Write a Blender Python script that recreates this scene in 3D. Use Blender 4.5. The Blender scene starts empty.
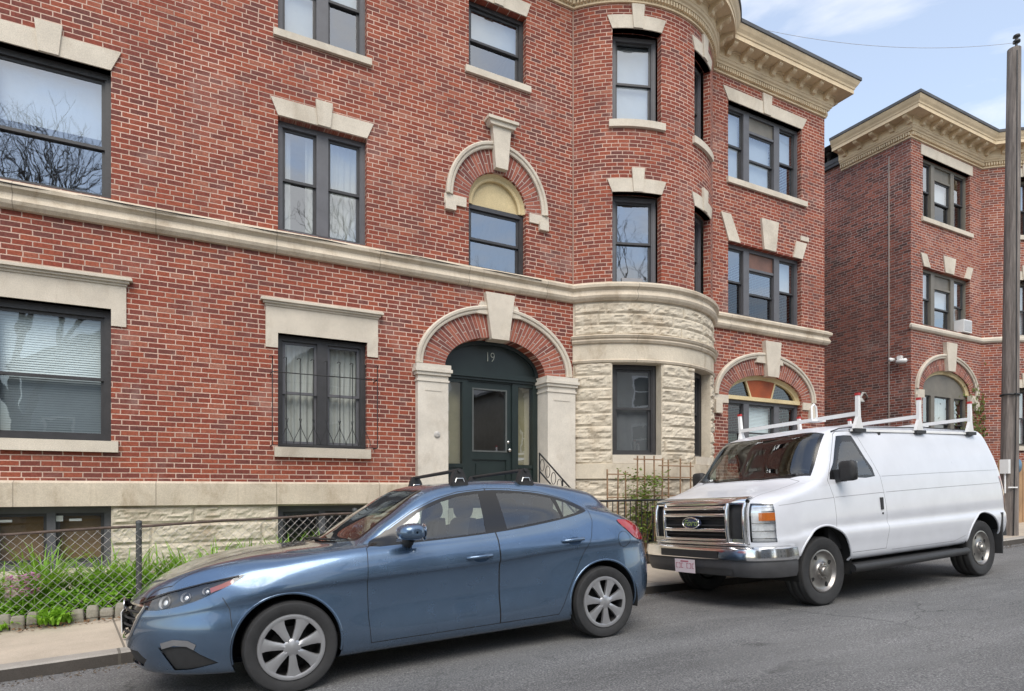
import bpy, bmesh, math, random
from math import sin, cos, pi, radians, sqrt, atan2, floor, tan
from mathutils import Vector, Matrix, noise

random.seed(7)
scene = bpy.context.scene
col = scene.collection

# ---------------------------------------------------------------- camera
CAM_Z = 1.40
cam_d = bpy.data.cameras.new('camera')
cam_d.sensor_width = 36.0
cam_d.lens = 36.0 * 620.0 / 1024.0
cam_d.shift_y = 144.5 / 1024.0
cam_d.clip_start = 0.05
cam_d.clip_end = 3000
cam = bpy.data.objects.new('camera', cam_d)
cam.location = (0, 0, CAM_Z)
cam.rotation_euler = (radians(90), 0, radians(-27.76))
col.objects.link(cam)
scene.camera = cam

# ---------------------------------------------------------------- light, sky, exposure
SUN_EL, SUN_AZ = 52.0, 205.0          # azimuth measured clockwise from +Y
scene.view_settings.view_transform = 'Standard'
scene.view_settings.look = 'None'
scene.view_settings.gamma = 1.0
scene.view_settings.use_curve_mapping = False
scene.view_settings.exposure = 1.38
try:
    scene.cycles.max_bounces = 8
    scene.cycles.transparent_max_bounces = 16
except Exception:
    pass

sun_d = bpy.data.lights.new('sun', 'SUN')
sun_d.energy = 1.2
sun_d.angle = radians(42)
sun_d.color = (1.0, 0.93, 0.83)
sun = bpy.data.objects.new('sun', sun_d)
sun.rotation_euler = (radians(90 - SUN_EL), 0, radians(180 - SUN_AZ))
sun.location = (0, -10, 30)
col.objects.link(sun)

world = bpy.data.worlds.new('World')
scene.world = world
world.use_nodes = True
wn = world.node_tree.nodes
wl = world.node_tree.links
wn.clear()
w_out = wn.new('ShaderNodeOutputWorld')
w_bg = wn.new('ShaderNodeBackground')
w_bg.inputs['Strength'].default_value = 0.1
w_sky = wn.new('ShaderNodeTexSky')
w_sky.sky_type = 'NISHITA'
w_sky.sun_disc = False
w_sky.sun_elevation = radians(SUN_EL)
w_sky.sun_rotation = radians(SUN_AZ)
w_sky.air_density = 1.25
w_sky.dust_density = 0.6
w_tc = wn.new('ShaderNodeTexCoord')
w_sep = wn.new('ShaderNodeSeparateXYZ')
wl.new(w_tc.outputs['Generated'], w_sep.inputs[0])
w_zc = wn.new('ShaderNodeMath'); w_zc.operation = 'MAXIMUM'; w_zc.inputs[1].default_value = 0.0
wl.new(w_sep.outputs['Z'], w_zc.inputs[0])
w_za = wn.new('ShaderNodeMath'); w_za.operation = 'ADD'; w_za.inputs[1].default_value = 0.18
wl.new(w_zc.outputs[0], w_za.inputs[0])
w_dv = wn.new('ShaderNodeVectorMath'); w_dv.operation = 'DIVIDE'
w_cmb = wn.new('ShaderNodeCombineXYZ')
for i in range(3):
    wl.new(w_za.outputs[0], w_cmb.inputs[i])
wl.new(w_tc.outputs['Generated'], w_dv.inputs[0]); wl.new(w_cmb.outputs[0], w_dv.inputs[1])
w_mp = wn.new('ShaderNodeMapping')
w_mp.inputs['Scale'].default_value = (1.0, 1.0, 0.5)
w_mp.inputs['Location'].default_value = (5.1, 3.3, 0.0)
wl.new(w_dv.outputs[0], w_mp.inputs['Vector'])
w_no = wn.new('ShaderNodeTexNoise')
w_no.inputs['Scale'].default_value = 1.7
w_no.inputs['Detail'].default_value = 7.0
w_no.inputs['Roughness'].default_value = 0.55
w_no.inputs['Distortion'].default_value = 0.3
wl.new(w_mp.outputs[0], w_no.inputs['Vector'])
w_rp = wn.new('ShaderNodeValToRGB')
w_rp.color_ramp.elements[0].position = 0.44
w_rp.color_ramp.elements[0].color = (0.24, 0.24, 0.24, 1)
w_rp.color_ramp.elements[1].position = 0.60
w_rp.color_ramp.elements[1].color = (0.96, 0.96, 0.96, 1)
wl.new(w_no.outputs['Fac'], w_rp.inputs[0])
w_mix = wn.new('ShaderNodeMixRGB')
w_mix.inputs['Color2'].default_value = (5.0, 4.95, 4.9, 1)
wl.new(w_rp.outputs['Color'], w_mix.inputs['Fac'])
wl.new(w_sky.outputs[0], w_mix.inputs['Color1'])
wl.new(w_mix.outputs[0], w_bg.inputs['Color'])
wl.new(w_bg.outputs[0], w_out.inputs['Surface'])

# ---------------------------------------------------------------- helpers
class MB:
    """collects faces (with uv and material slot) and links them as one mesh object"""
    def __init__(self):
        self.v = []; self.f = []; self.uv = []; self.m = []; self.s = []
    def face(self, pts, mat=0, uv=None, smooth=False):
        i = len(self.v)
        self.v.extend([tuple(p) for p in pts])
        self.f.append(tuple(range(i, i + len(pts))))
        self.uv.append(uv); self.m.append(mat); self.s.append(smooth)
    def mesh(self, verts, faces, mat=0, smooth=False, uvs=None):
        i = len(self.v)
        self.v.extend([tuple(p) for p in verts])
        for k, f in enumerate(faces):
            self.f.append(tuple(i + a for a in f))
            self.uv.append([uvs[a] for a in f] if uvs else None)
            self.m.append(mat); self.s.append(smooth)
    def box(self, a, b, mat=0, M=None):
        x0, y0, z0 = a; x1, y1, z1 = b
        vs = [(x0,y0,z0),(x1,y0,z0),(x1,y1,z0),(x0,y1,z0),(x0,y0,z1),(x1,y0,z1),(x1,y1,z1),(x0,y1,z1)]
        if M: vs = [M(*p) for p in vs]
        self.mesh(vs, [(0,3,2,1),(4,5,6,7),(0,1,5,4),(1,2,6,5),(2,3,7,6),(3,0,4,7)], mat)
    def grid(self, rows, mat=0, smooth=True, uvs=None, close=False, flip=False):
        n = len(rows); m = len(rows[0])
        vs = [p for r in rows for p in r]
        fs = []
        for i in range(n - 1):
            for j in range(m if close else m - 1):
                q = (i*m+j, i*m+(j+1) % m, (i+1)*m+(j+1) % m, (i+1)*m+j)
                fs.append(q[::-1] if flip else q)
        u = [p for r in uvs for p in r] if uvs else None
        self.mesh(vs, fs, mat, smooth, u)
    def tube(self, path, r, n=8, mat=0, cap=True, smooth=True):
        path = [Vector(p) for p in path]
        rs = r if isinstance(r, (list, tuple)) else [r] * len(path)
        rows = []; ref = None
        for i, p in enumerate(path):
            t = (path[min(i+1, len(path)-1)] - path[max(i-1, 0)]).normalized()
            if ref is None:
                ref = Vector((0,0,1)) if abs(t.z) < 0.9 else Vector((1,0,0))
            a = t.cross(ref).normalized(); b = a.cross(t).normalized(); ref = b
            rows.append([p + (a*cos(2*pi*k/n) + b*sin(2*pi*k/n)) * rs[i] for k in range(n)])
        self.grid(rows, mat, smooth, close=True)
        if cap:
            self.face(rows[0], mat); self.face(rows[-1][::-1], mat)
    def lathe(self, prof, M, n=32, mat=0, smooth=True):
        """prof: list of (radius, along axis); M(x, y, z) with the axis on y"""
        rows = [[M(r*cos(2*pi*k/n), y, r*sin(2*pi*k/n)) for k in range(n)] for r, y in prof]
        self.grid(rows, mat, smooth, close=True)
    def prism(self, poly, e, mat=0):
        """poly: list of points, e: extrusion vector"""
        a = [Vector(p) for p in poly]; e = Vector(e); b = [p + e for p in a]; n = len(a)
        self.face(a[::-1], mat); self.face(b, mat)
        for i in range(n):
            j = (i+1) % n
            self.face([a[i], a[j], b[j], b[i]], mat)
    def build(self, name, mats, parent=None, merge=False, sharp=None):
        me = bpy.data.meshes.new(name)
        me.from_pydata(self.v, [], self.f)
        for m in (mats if isinstance(mats, (list, tuple)) else [mats]):
            me.materials.append(m)
        me.polygons.foreach_set('material_index', self.m)
        me.polygons.foreach_set('use_smooth', self.s)
        if any(u is not None for u in self.uv):
            ul = me.uv_layers.new(name='UVMap')
            for p, u in zip(me.polygons, self.uv):
                if u is not None:
                    for li, c in zip(p.loop_indices, u):
                        ul.data[li].uv = c
        if merge:
            bm = bmesh.new(); bm.from_mesh(me)
            bmesh.ops.remove_doubles(bm, verts=bm.verts, dist=0.0004)
            bm.to_mesh(me); bm.free()
        if sharp is not None:
            me.set_sharp_from_angle(angle=radians(sharp))
        me.validate()
        return link(name, me, parent)

def link(name, me, parent=None):
    o = bpy.data.objects.new(name, me)
    col.objects.link(o)
    if parent: o.parent = parent
    return o
def empty(name, loc=(0,0,0), rot=(0,0,0)):
    o = link(name, None)
    o.location = loc; o.rotation_euler = rot
    o.empty_display_size = 0.2
    return o
def tag(o, label, cat, group=None, kind=None):
    if label: o['label'] = label
    if cat: o['category'] = cat
    if group: o['group'] = group
    if kind: o['kind'] = kind
    return o
def struct(o):
    o['kind'] = 'structure'
    return o
def copy_tree(o, parent=None):
    c = o.copy(); col.objects.link(c)
    if parent: c.parent = parent
    for ch in list(o.children):
        copy_tree(ch, c)
    return c
def pchip(keys):
    """monotone cubic interpolation through (x, y) keys"""
    xs = [k[0] for k in keys]; ys = [k[1] for k in keys]; n = len(xs)
    h = [xs[i+1]-xs[i] for i in range(n-1)]
    dl = [(ys[i+1]-ys[i])/h[i] for i in range(n-1)]
    d = [0.0]*n
    d[0] = dl[0]; d[-1] = dl[-1]
    for i in range(1, n-1):
        if dl[i-1]*dl[i] > 0:
            w1 = 2*h[i]+h[i-1]; w2 = h[i]+2*h[i-1]
            d[i] = (w1+w2)/(w1/dl[i-1]+w2/dl[i])
    def f(x):
        if x <= xs[0]: return ys[0] + d[0]*(x-xs[0])*0
        if x >= xs[-1]: return ys[-1]
        i = 0
        while x > xs[i+1]: i += 1
        t = (x-xs[i])/h[i]
        return (ys[i]*(1+2*t)*(1-t)**2 + h[i]*d[i]*t*(1-t)**2 + ys[i+1]*t*t*(3-2*t) + h[i]*d[i+1]*t*t*(t-1))
    return f

# ---------------------------------------------------------------- materials
class NT:
    def __init__(self, name):
        self.mat = bpy.data.materials.new(name)
        self.mat.use_nodes = True
        self.t = self.mat.node_tree
        self.t.nodes.clear()
        self.out = self.n('ShaderNodeOutputMaterial')
        self.b = self.n('ShaderNodeBsdfPrincipled')
        self.l(self.b.outputs[0], self.out.inputs['Surface'])
    def n(self, typ, **kw):
        nd = self.t.nodes.new(typ)
        for k, v in kw.items(): setattr(nd, k, v)
        return nd
    def l(self, a, b): self.t.links.new(a, b)
    def put(self, sock, v):
        if isinstance(v, (int, float)): sock.default_value = v
        elif isinstance(v, (tuple, list)):
            sock.default_value = tuple(v) + ((1,) if len(v) == 3 and len(sock.default_value) == 4 else ())
        else: self.l(v, sock)
    def m(self, op, a, b=0.0, c=None):
        nd = self.n('ShaderNodeMath', operation=op)
        self.put(nd.inputs[0], a); self.put(nd.inputs[1], b)
        if c is not None: self.put(nd.inputs[2], c)
        return nd.outputs[0]
    def mix(self, f, a, b, mode='MIX'):
        nd = self.n('ShaderNodeMixRGB', blend_type=mode)
        self.put(nd.inputs['Fac'], f); self.put(nd.inputs['Color1'], a); self.put(nd.inputs['Color2'], b)
        return nd.outputs[0]
    def noise(self, vec, scale, detail=4, rough=0.55, out='Fac', dist=0.0):
        nd = self.n('ShaderNodeTexNoise')
        if vec is not None: self.l(vec, nd.inputs['Vector'])
        nd.inputs['Scale'].default_value = scale; nd.inputs['Detail'].default_value = detail
        nd.inputs['Roughness'].default_value = rough; nd.inputs['Distortion'].default_value = dist
        return nd.outputs[out]
    def ramp(self, f, stops, interp='LINEAR'):
        nd = self.n('ShaderNodeValToRGB')
        cr = nd.color_ramp; cr.interpolation = interp
        while len(cr.elements) < len(stops): cr.elements.new(0.5)
        for e, (p, c) in zip(cr.elements, stops):
            e.position = p
            e.color = (c, c, c, 1) if isinstance(c, (int, float)) else tuple(c) + (1,)
        self.put(nd.inputs[0], f)
        return nd.outputs['Color']
    def obj(self): return self.n('ShaderNodeTexCoord').outputs['Object']
    def pos(self): return self.n('ShaderNodeNewGeometry').outputs['Position']
    def scale(self, vec, s):
        nd = self.n('ShaderNodeMapping'); self.l(vec, nd.inputs['Vector']); nd.inputs['Scale'].default_value = s
        return nd.outputs[0]
    def bump(self, h, strength=0.5, dist=0.01):
        nd = self.n('ShaderNodeBump')
        nd.inputs['Strength'].default_value = strength; nd.inputs['Distance'].default_value = dist
        self.l(h, nd.inputs['Height']); self.l(nd.outputs[0], self.b.inputs['Normal'])
    def set(self, **kw):
        for k, v in kw.items(): self.put(self.b.inputs[k.replace('_', ' ')], v)
        return self.mat

def simple(name, c, rough=0.5, metal=0.0, var=0.12, scale=6.0, bump=0.0, coat=0.0, spec=0.5):
    t = NT(name); p = t.obj()
    f = t.noise(p, scale, 5, 0.6)
    k = t.ramp(f, [(0.25, 1-var), (0.75, 1+var)])
    t.set(Base_Color=t.mix(1.0, c, k, 'MULTIPLY'), Roughness=rough, Metallic=metal, Coat_Weight=coat, Specular_IOR_Level=spec)
    if bump: t.bump(t.noise(p, scale*6, 4, 0.6), bump, 0.01)
    return t.mat

def brick_mat(name, stops, mortar, grime=0.0, radial=False, L=0.203, H=0.0677):
    t = NT(name)
    uv = t.n('ShaderNodeUVMap').outputs[0]
    # very slight waviness so courses are not ruler straight
    wob = t.noise(uv, 1.3, 2, 0.5, out='Color')
    wv = t.n('ShaderNodeVectorMath', operation='MULTIPLY_ADD'); t.l(wob, wv.inputs[0])
    wv.inputs[1].default_value = (0.012, 0.010, 0); t.l(uv, wv.inputs[2])
    s = t.n('ShaderNodeSeparateXYZ'); t.l(wv.outputs[0], s.inputs[0])
    v = t.m('DIVIDE', s.outputs['Y'], H)
    row = t.m('FLOOR', v)
    par = t.m('MULTIPLY', t.m('MODULO', t.m('ADD', row, 2000.0), 2.0), 0.5)
    wnr = t.n('ShaderNodeTexWhiteNoise', noise_dimensions='1D'); t.l(row, wnr.inputs['W'])
    off = t.m('ADD', par, t.m('MULTIPLY', wnr.outputs['Value'], 0.16))
    # every 7th course is a header course
    hdr = t.m('LESS_THAN', t.m('MODULO', t.m('ADD', row, 2002.0), 8.0), 0.5)
    ln = t.m('SUBTRACT', L, t.m('MULTIPLY', hdr, L*0.24))
    u = t.m('ADD', t.m('DIVIDE', s.outputs['X'], ln), off)
    cidx = t.m('FLOOR', u)
    fu = t.m('MULTIPLY', t.m('PINGPONG', t.m('ADD', u, 1000.0), 0.5), ln)
    u2 = t.m('FRACT', t.m('ADD', u, 1000.0)); v2 = t.m('FRACT', t.m('ADD', v, 1000.0))
    du = t.m('MULTIPLY', t.m('MINIMUM', u2, t.m('SUBTRACT', 1.0, u2)), ln)
    dv = t.m('MULTIPLY', t.m('MINIMUM', v2, t.m('SUBTRACT', 1.0, v2)), H)
    nz = t.m('MULTIPLY', t.m('SUBTRACT', t.noise(uv, 45.0, 4, 0.7), 0.5), 0.010)
    dm = t.m('ADD', t.m('MINIMUM', du, dv), nz)
    mr = t.n('ShaderNodeMapRange'); t.l(dm, mr.inputs['Value'])
    mr.inputs['From Min'].default_value = 0.0046; mr.inputs['From Max'].default_value = 0.0078
    mask = mr.outputs[0]                     # 1 on brick, 0 in mortar
    cm = t.n('ShaderNodeCombineXYZ'); t.l(cidx, cm.inputs[0]); t.l(row, cm.inputs[1])
    wn2 = t.n('ShaderNodeTexWhiteNoise', noise_dimensions='2D'); t.l(cm.outputs[0], wn2.inputs['Vector'])
    big = t.noise(uv, 0.45, 4, 0.6)
    key = t.m('ADD', t.m('MULTIPLY', wn2.outputs['Value'], 0.8), t.m('MULTIPLY', t.m('SUBTRACT', big, 0.5), 1.1))
    key = t.m('ADD', key, 0.1)
    bc = t.ramp(key, stops)
    fine = t.ramp(t.noise(uv, 30.0, 5, 0.7), [(0.3, 0.66), (0.7, 1.28)])
    bc = t.mix(1.0, bc, fine, 'MULTIPLY')
    mvar = t.ramp(t.noise(uv, 1.1, 5, 0.6), [(0.3, 0.62), (0.68, 1.12)])
    mc = t.mix(1.0, mortar, mvar, 'MULTIPLY')
    c = t.mix(mask, mc, bc)
    # broad weather patches: pale lime bloom and dark grime
    bl = t.ramp(t.noise(uv, 1.2, 7, 0.68, dist=0.8), [(0.54, 0.0), (0.74, 0.38)])
    c = t.mix(bl, c, (0.42, 0.30, 0.26))
    g = t.ramp(t.noise(t.scale(uv, (1.0, 0.4, 1)), 0.7, 7, 0.7), [(0.52, 0.0), (0.78, 0.40 + grime)])
    if grime:
        g2 = t.ramp(t.noise(t.scale(uv, (1.0, 0.35, 1)), 0.8, 6, 0.7), [(0.4, 0.0), (0.62, grime)])
        g = t.m('MAXIMUM', g, g2)
    c = t.mix(g, c, (0.075, 0.055, 0.052))
    t.set(Base_Color=c, Roughness=0.85, Specular_IOR_Level=0.3)
    h = t.m('ADD', mask, t.m('MULTIPLY', t.noise(uv, 60.0, 3, 0.6), 0.5))
    t.bump(h, 0.75, 0.006)
    return t.mat

RED = [(0.0, (0.135, 0.052, 0.044)), (0.25, (0.18, 0.050, 0.037)), (0.5, (0.240, 0.057, 0.035)), (0.78, (0.300, 0.078, 0.043)), (1.0, (0.33, 0.135, 0.092))]
DARKRED = [(0.0, (0.055, 0.034, 0.034)), (0.3, (0.11, 0.048, 0.042)), (0.6, (0.17, 0.066, 0.052)), (1.0, (0.27, 0.105, 0.075))]
M_BRICK = brick_mat('red_brick', RED, (0.62, 0.435, 0.35))
M_BRICK2 = brick_mat('orange_red_brick', [(p, (c[0]*1.02, c[1]*1.12, c[2]*1.1)) for p, c in RED], (0.58, 0.45, 0.39))
M_BRICKD = brick_mat('sooty_brick', [(p, (c[0]*1.45, c[1]*1.2, c[2]*1.1)) for p, c in DARKRED], (0.44, 0.38, 0.35), grime=0.4)
M_VOUSS = brick_mat('voussoir_brick', [(0.0, (0.15, 0.055, 0.046)), (0.5, (0.27, 0.085, 0.06)), (1.0, (0.36, 0.13, 0.085))], (0.47, 0.37, 0.32), L=0.42, H=0.066)

def stone_mat(name, c, stain=0.35, rough=0.8, bump=0.35, scale=1.0, joint=0):
    t = NT(name); p = t.pos()
    k = t.ramp(t.noise(p, 2.2*scale, 6, 0.65), [(0.25, 0.80), (0.75, 1.10)])
    base = t.mix(1.0, c, k, 'MULTIPLY')
    st = t.ramp(t.noise(t.scale(p, (1.6, 1.6, 0.9)), 1.4, 7, 0.68, dist=0.5), [(0.52, 0.0), (0.72, stain)])
    base = t.mix(st, base, (c[0]*0.46, c[1]*0.38, c[2]*0.29))
    sp = t.ramp(t.noise(p, 90, 2, 0.5), [(0.3, 0.86), (0.7, 1.08)])
    base = t.mix(1.0, base, sp, 'MULTIPLY')
    if joint:
        s = t.n('ShaderNodeSeparateXYZ'); t.l(p, s.inputs[0])
        fr = t.m('FRACT', t.m('DIVIDE', t.m('ADD', s.outputs['X'], 100.3), joint))
        j = t.m('LESS_THAN', t.m('MINIMUM', fr, t.m('SUBTRACT', 1.0, fr)), 0.004)
        base = t.mix(t.m('MULTIPLY', j, 0.6), base, (0.17, 0.14, 0.11))
        dr = t.ramp(t.noise(t.scale(p, (5, 5, 0.35)), 2.0, 5, 0.6), [(0.54, 0.0), (0.75, 0.35)])
        base = t.mix(dr, base, (c[0]*0.45, c[1]*0.38, c[2]*0.30))
    t.set(Base_Color=base, Roughness=rough, Specular_IOR_Level=0.3)
    t.bump(t.m('ADD', t.noise(p, 28, 5, 0.65), t.m('MULTIPLY', t.noise(p, 130, 2, 0.5), 0.4)), bump, 0.006)
    return t.mat
M_LIME = stone_mat('limestone', (0.63, 0.565, 0.47))
M_BELT = stone_mat('weathered_limestone', (0.60, 0.52, 0.41), stain=0.6, joint=1.47)
M_ROCK = stone_mat('rock_faced_limestone', (0.61, 0.54, 0.43), stain=0.65, bump=0.9)
M_PAINTSTONE = stone_mat('painted_stone', (0.66, 0.61, 0.53), stain=0.35, bump=0.2)
M_CORN = stone_mat('cream_cornice_paint', (0.72, 0.575, 0.385), stain=0.25, bump=0.15, rough=0.6)
M_CREAM = stone_mat('cream_trim_paint', (0.64, 0.52, 0.30), stain=0.15, bump=0.15, rough=0.6)
M_ROOF = simple('roof_felt', (0.075, 0.078, 0.085), 0.8, var=0.3, scale=3, bump=0.3)
M_FRAME = simple('bronze_window_frame', (0.042, 0.041, 0.043), 0.42, var=0.2, scale=8)
M_FRAME2 = simple('slate_window_trim', (0.105, 0.105, 0.115), 0.5, var=0.15, scale=5)
M_FRAME3 = simple('taupe_window_trim', (0.16, 0.145, 0.12), 0.5, var=0.15, scale=5)
M_GREEN = simple('dark_green_paint', (0.013, 0.022, 0.021), 0.36, var=0.2, scale=3)
M_WHITEP = simple('white_paint', (0.78, 0.78, 0.77), 0.45, var=0.05)
M_DARK = simple('dark_plaster', (0.05, 0.05, 0.05), 0.9)
M_INNER = simple('room_plaster', (0.35, 0.33, 0.30), 0.9)
M_IRON = simple('black_iron', (0.018, 0.018, 0.019), 0.5, var=0.3, scale=20)
M_CURT = simple('net_curtain', (0.50, 0.49, 0.45), 0.9, var=0.08)
M_SHADE = simple('roller_shade', (0.55, 0.57, 0.60), 0.8, var=0.05)
M_BLIND = simple('grey_blind_slats', (0.70, 0.76, 0.76), 0.6, var=0.06)
M_TANB = simple('brown_paper', (0.26, 0.15, 0.07), 0.8, var=0.3, scale=3)
M_ORANGE = simple('orange_panel', (0.30, 0.062, 0.014), 0.6, var=0.3, scale=3)
M_BROWNP = simple('reddish_wood_panel', (0.17, 0.085, 0.06), 0.5, var=0.25, scale=4)

def glass_mat(name, tint, refl, dark=1.0, wavy=0.02):
    t = NT(name)
    g = t.n('ShaderNodeBsdfGlossy'); g.inputs['Roughness'].default_value = 0.015
    g.inputs['Color'].default_value = (0.93, 0.96, 1.0, 1)
    tr = t.n('ShaderNodeBsdfTransparent'); tr.inputs['Color'].default_value = tuple(c*dark for c in tint) + (1,)
    fr = t.n('ShaderNodeLayerWeight'); fr.inputs['Blend'].default_value = 0.5
    f = t.m('MINIMUM', t.m('ADD', t.m('POWER', fr.outputs['Facing'], 4.0), refl + 0.05), 1.0)
    bp = t.n('ShaderNodeBump'); bp.inputs['Strength'].default_value = wavy; bp.inputs['Distance'].default_value = 0.05
    t.l(t.noise(t.pos(), 2.6, 2, 0.5), bp.inputs['Height'])
    t.l(bp.outputs[0], g.inputs['Normal']); t.l(bp.outputs[0], fr.inputs['Normal'])
    mx = t.n('ShaderNodeMixShader')
    t.l(f, mx.inputs[0]); t.l(tr.outputs[0], mx.inputs[1]); t.l(g.outputs[0], mx.inputs[2])
    t.l(mx.outputs[0], t.out.inputs['Surface'])
    t.t.nodes.remove(t.b)
    return t.mat
M_GLASS = glass_mat('window_glass', (0.80, 0.85, 0.86), 0.23)
M_GLASSD = glass_mat('screened_window_glass', (0.48, 0.51, 0.53), 0.05)
M_GLASS1 = glass_mat('clear_window_glass', (0.90, 0.94, 0.95), 0.03)
M_SCREEN = simple('grey_insect_screen', (0.12, 0.12, 0.125), 0.8)
M_VEST = simple('pale_yellow_hall', (0.62, 0.52, 0.30), 0.8)
M_CARGLASS = glass_mat('car_glass', (0.62, 0.70, 0.68), 0.06, wavy=0.0)
# ---------------------------------------------------------------- ground
g_prof = pchip([(-60, -1.6), (-8, -0.34), (-1.5, -0.10), (0.644, -0.005), (3.32, 0.088), (6.32, 0.105), (9.85, 0.20), (16, 0.40), (30, 0.9), (80, 2.0)])
KERB_Y, WALK_Y, FENCE_Y = 6.42, 8.05, 8.10
def z_road(x, y): return g_prof(x) - 0.04 * (min(max(y, -4.0), KERB_Y) - 4.5) if y > 0.5 else g_prof(x) + 0.16 - 0.02*(0.5-y)*(1 if y > -6 else 0) - (0.13 if y <= -6 else 0)
def z_kerb(x): return z_road(x, KERB_Y) + 0.11
def z_walk(x, y): return z_kerb(x) + 0.018 * (y - KERB_Y)
def xs_list(x0, x1):
    a = [x0]
    while a[-1] < x1:
        a.append(min(x1, a[-1] + (0.5 if -6 < a[-1] < 20 else 5)))
    return a

def asphalt():
    t = NT('asphalt'); p = t.pos()
    f = t.noise(p, 75, 6, 0.8)
    c = t.ramp(f, [(0.34, (0.060, 0.060, 0.062)), (0.52, (0.180, 0.179, 0.178)), (0.66, (0.42, 0.415, 0.40))])
    k = t.ramp(t.noise(t.scale(p, (0.25, 1.0, 1)), 1.1, 6, 0.65), [(0.3, 0.62), (0.7, 1.24)])
    c = t.mix(1.0, c, k, 'MULTIPLY')
    oil = t.ramp(t.noise(t.scale(p, (0.7, 1.0, 1)), 1.9, 4, 0.5, dist=0.4), [(0.64, 0.0), (0.72, 0.5)])
    c = t.mix(oil, c, (0.045, 0.044, 0.043))
    pt = t.ramp(t.noise(p, 0.5, 3, 0.5), [(0.52, 0.0), (0.56, 0.28)])
    c = t.mix(pt, c, (0.20, 0.20, 0.197))
    # tar-sealed cracks
    vo = t.n('ShaderNodeTexVoronoi', feature='DISTANCE_TO_EDGE')
    vo.inputs['Scale'].default_value = 0.42
    wob = t.n('ShaderNodeVectorMath', operation='MULTIPLY_ADD'); t.l(t.noise(p, 2.0, 4, 0.6, out='Color'), wob.inputs[0])
    wob.inputs[1].default_value = (0.5, 0.5, 0); t.l(p, wob.inputs[2]); t.l(wob.outputs[0], vo.inputs['Vector'])
    cr = t.ramp(vo.outputs['Distance'], [(0.0, 1.0), (0.006, 0.0)])
    c = t.mix(t.m('MULTIPLY', cr, t.m('MULTIPLY', t.ramp(t.noise(p, 0.35, 2, 0.5), [(0.42, 0.0), (0.55, 1.0)]), 0.65)), c, (0.05, 0.05, 0.05))
    t.set(Base_Color=c, Roughness=0.88, Specular_IOR_Level=0.3)
    t.bump(t.m('ADD', f, t.m('MULTIPLY', t.noise(p, 30, 3, 0.6), 0.6)), 0.9, 0.012)
    return t.mat
M_ASPH = asphalt()
def concrete(name, c, joint=1.55):
    t = NT(name); p = t.pos()
    k = t.ramp(t.noise(p, 1.6, 6, 0.65), [(0.28, 0.78), (0.74, 1.12)])
    cc = t.mix(1.0, c, k, 'MULTIPLY')
    sp = t.ramp(t.noise(p, 120, 2, 0.6), [(0.3, 0.82), (0.7, 1.10)])
    cc = t.mix(1.0, cc, sp, 'MULTIPLY')
    s = t.n('ShaderNodeSeparateXYZ'); t.l(p, s.inputs[0])
    if joint:
        fr = t.m('FRACT', t.m('DIVIDE', t.m('ADD', t.m('ADD', s.outputs['X'], t.m('MULTIPLY', s.outputs['Y'], 0.15)), 100.25), joint))
        j = t.m('LESS_THAN', t.m('MINIMUM', fr, t.m('SUBTRACT', 1.0, fr)), 0.006)
        cc = t.mix(t.m('MULTIPLY', j, 0.75), cc, (0.10, 0.09, 0.075))
    t.set(Base_Color=cc, Roughness=0.85, Specular_IOR_Level=0.3)
    t.bump(t.noise(p, 70, 4, 0.6), 0.4, 0.005)
    return t.mat
M_WALK = concrete('pavement_concrete', (0.50, 0.43, 0.345))
M_KERB = concrete('granite_kerb_stone', (0.36, 0.335, 0.30), joint=1.9)
M_KERBF = concrete('dark_kerb_face', (0.075, 0.066, 0.058), joint=1.9)  # upright face of the kerb, much darker than its top
def soil():
    t = NT('garden_soil'); p = t.pos()
    f = t.noise(p, 26, 6, 0.7)
    t.set(Base_Color=t.ramp(f, [(0.3, (0.022, 0.014, 0.010)), (0.55, (0.060, 0.038, 0.026)), (0.75, (0.14, 0.095, 0.065))]), Roughness=0.95)
    t.bump(f, 1.0, 0.03)
    return t.mat
M_SOIL = soil()

mb = MB()
XS = xs_list(-60, 80)
ys = [-14, -8, -6.01, -6.0, -2, 0.5, 2, 4.5, 5.5, KERB_Y]
mb.grid([[(x, y, z_road(x, y)) for x in XS] for y in ys], smooth=True, flip=False)
struct(mb.build('road', M_ASPH))
# wide ground below everything, out to the horizon
mb = MB()
mb.grid([[(x, y, -3.2 if abs(x) > 50 or abs(y) > 40 else -2.6) for x in (-900, -200, -60, 0, 60, 200, 900)] for y in (-900, -200, -50, 0, 50, 200, 900)])
struct(mb.build('ground', M_SOIL))
mb = MB()
KX = xs_list(-30, 60)
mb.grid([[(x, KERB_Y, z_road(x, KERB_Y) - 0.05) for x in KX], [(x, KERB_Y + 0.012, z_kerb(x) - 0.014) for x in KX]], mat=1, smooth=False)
mb.grid([[(x, KERB_Y + 0.012, z_kerb(x) - 0.014) for x in KX], [(x, KERB_Y + 0.03, z_kerb(x)) for x in KX], [(x, KERB_Y + 0.17, z_kerb(x) + 0.002) for x in KX], [(x, KERB_Y + 0.172, z_kerb(x) - 0.10) for x in KX]], mat=0, smooth=False)
struct(mb.build('kerb', [M_KERB, M_KERBF]))
mb = MB()
mb.grid([[(x, y, z_walk(x, y) - 0.004) for x in KX] for y in (KERB_Y + 0.174, 7.2, WALK_Y, 8.3)], smooth=True)
struct(mb.build('pavement', M_WALK))
def z_garden(x, y): return z_walk(x, WALK_Y) + 0.03 + 0.10 * min(1, max(0, (y - 8.06) / 0.5)) + 0.035 * noise.noise(Vector((x*2.1, y*2.1, 0)))
mb = MB()
GX = [-9 + 0.12*i for i in range(int(11.4/0.12) + 1)]
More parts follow.
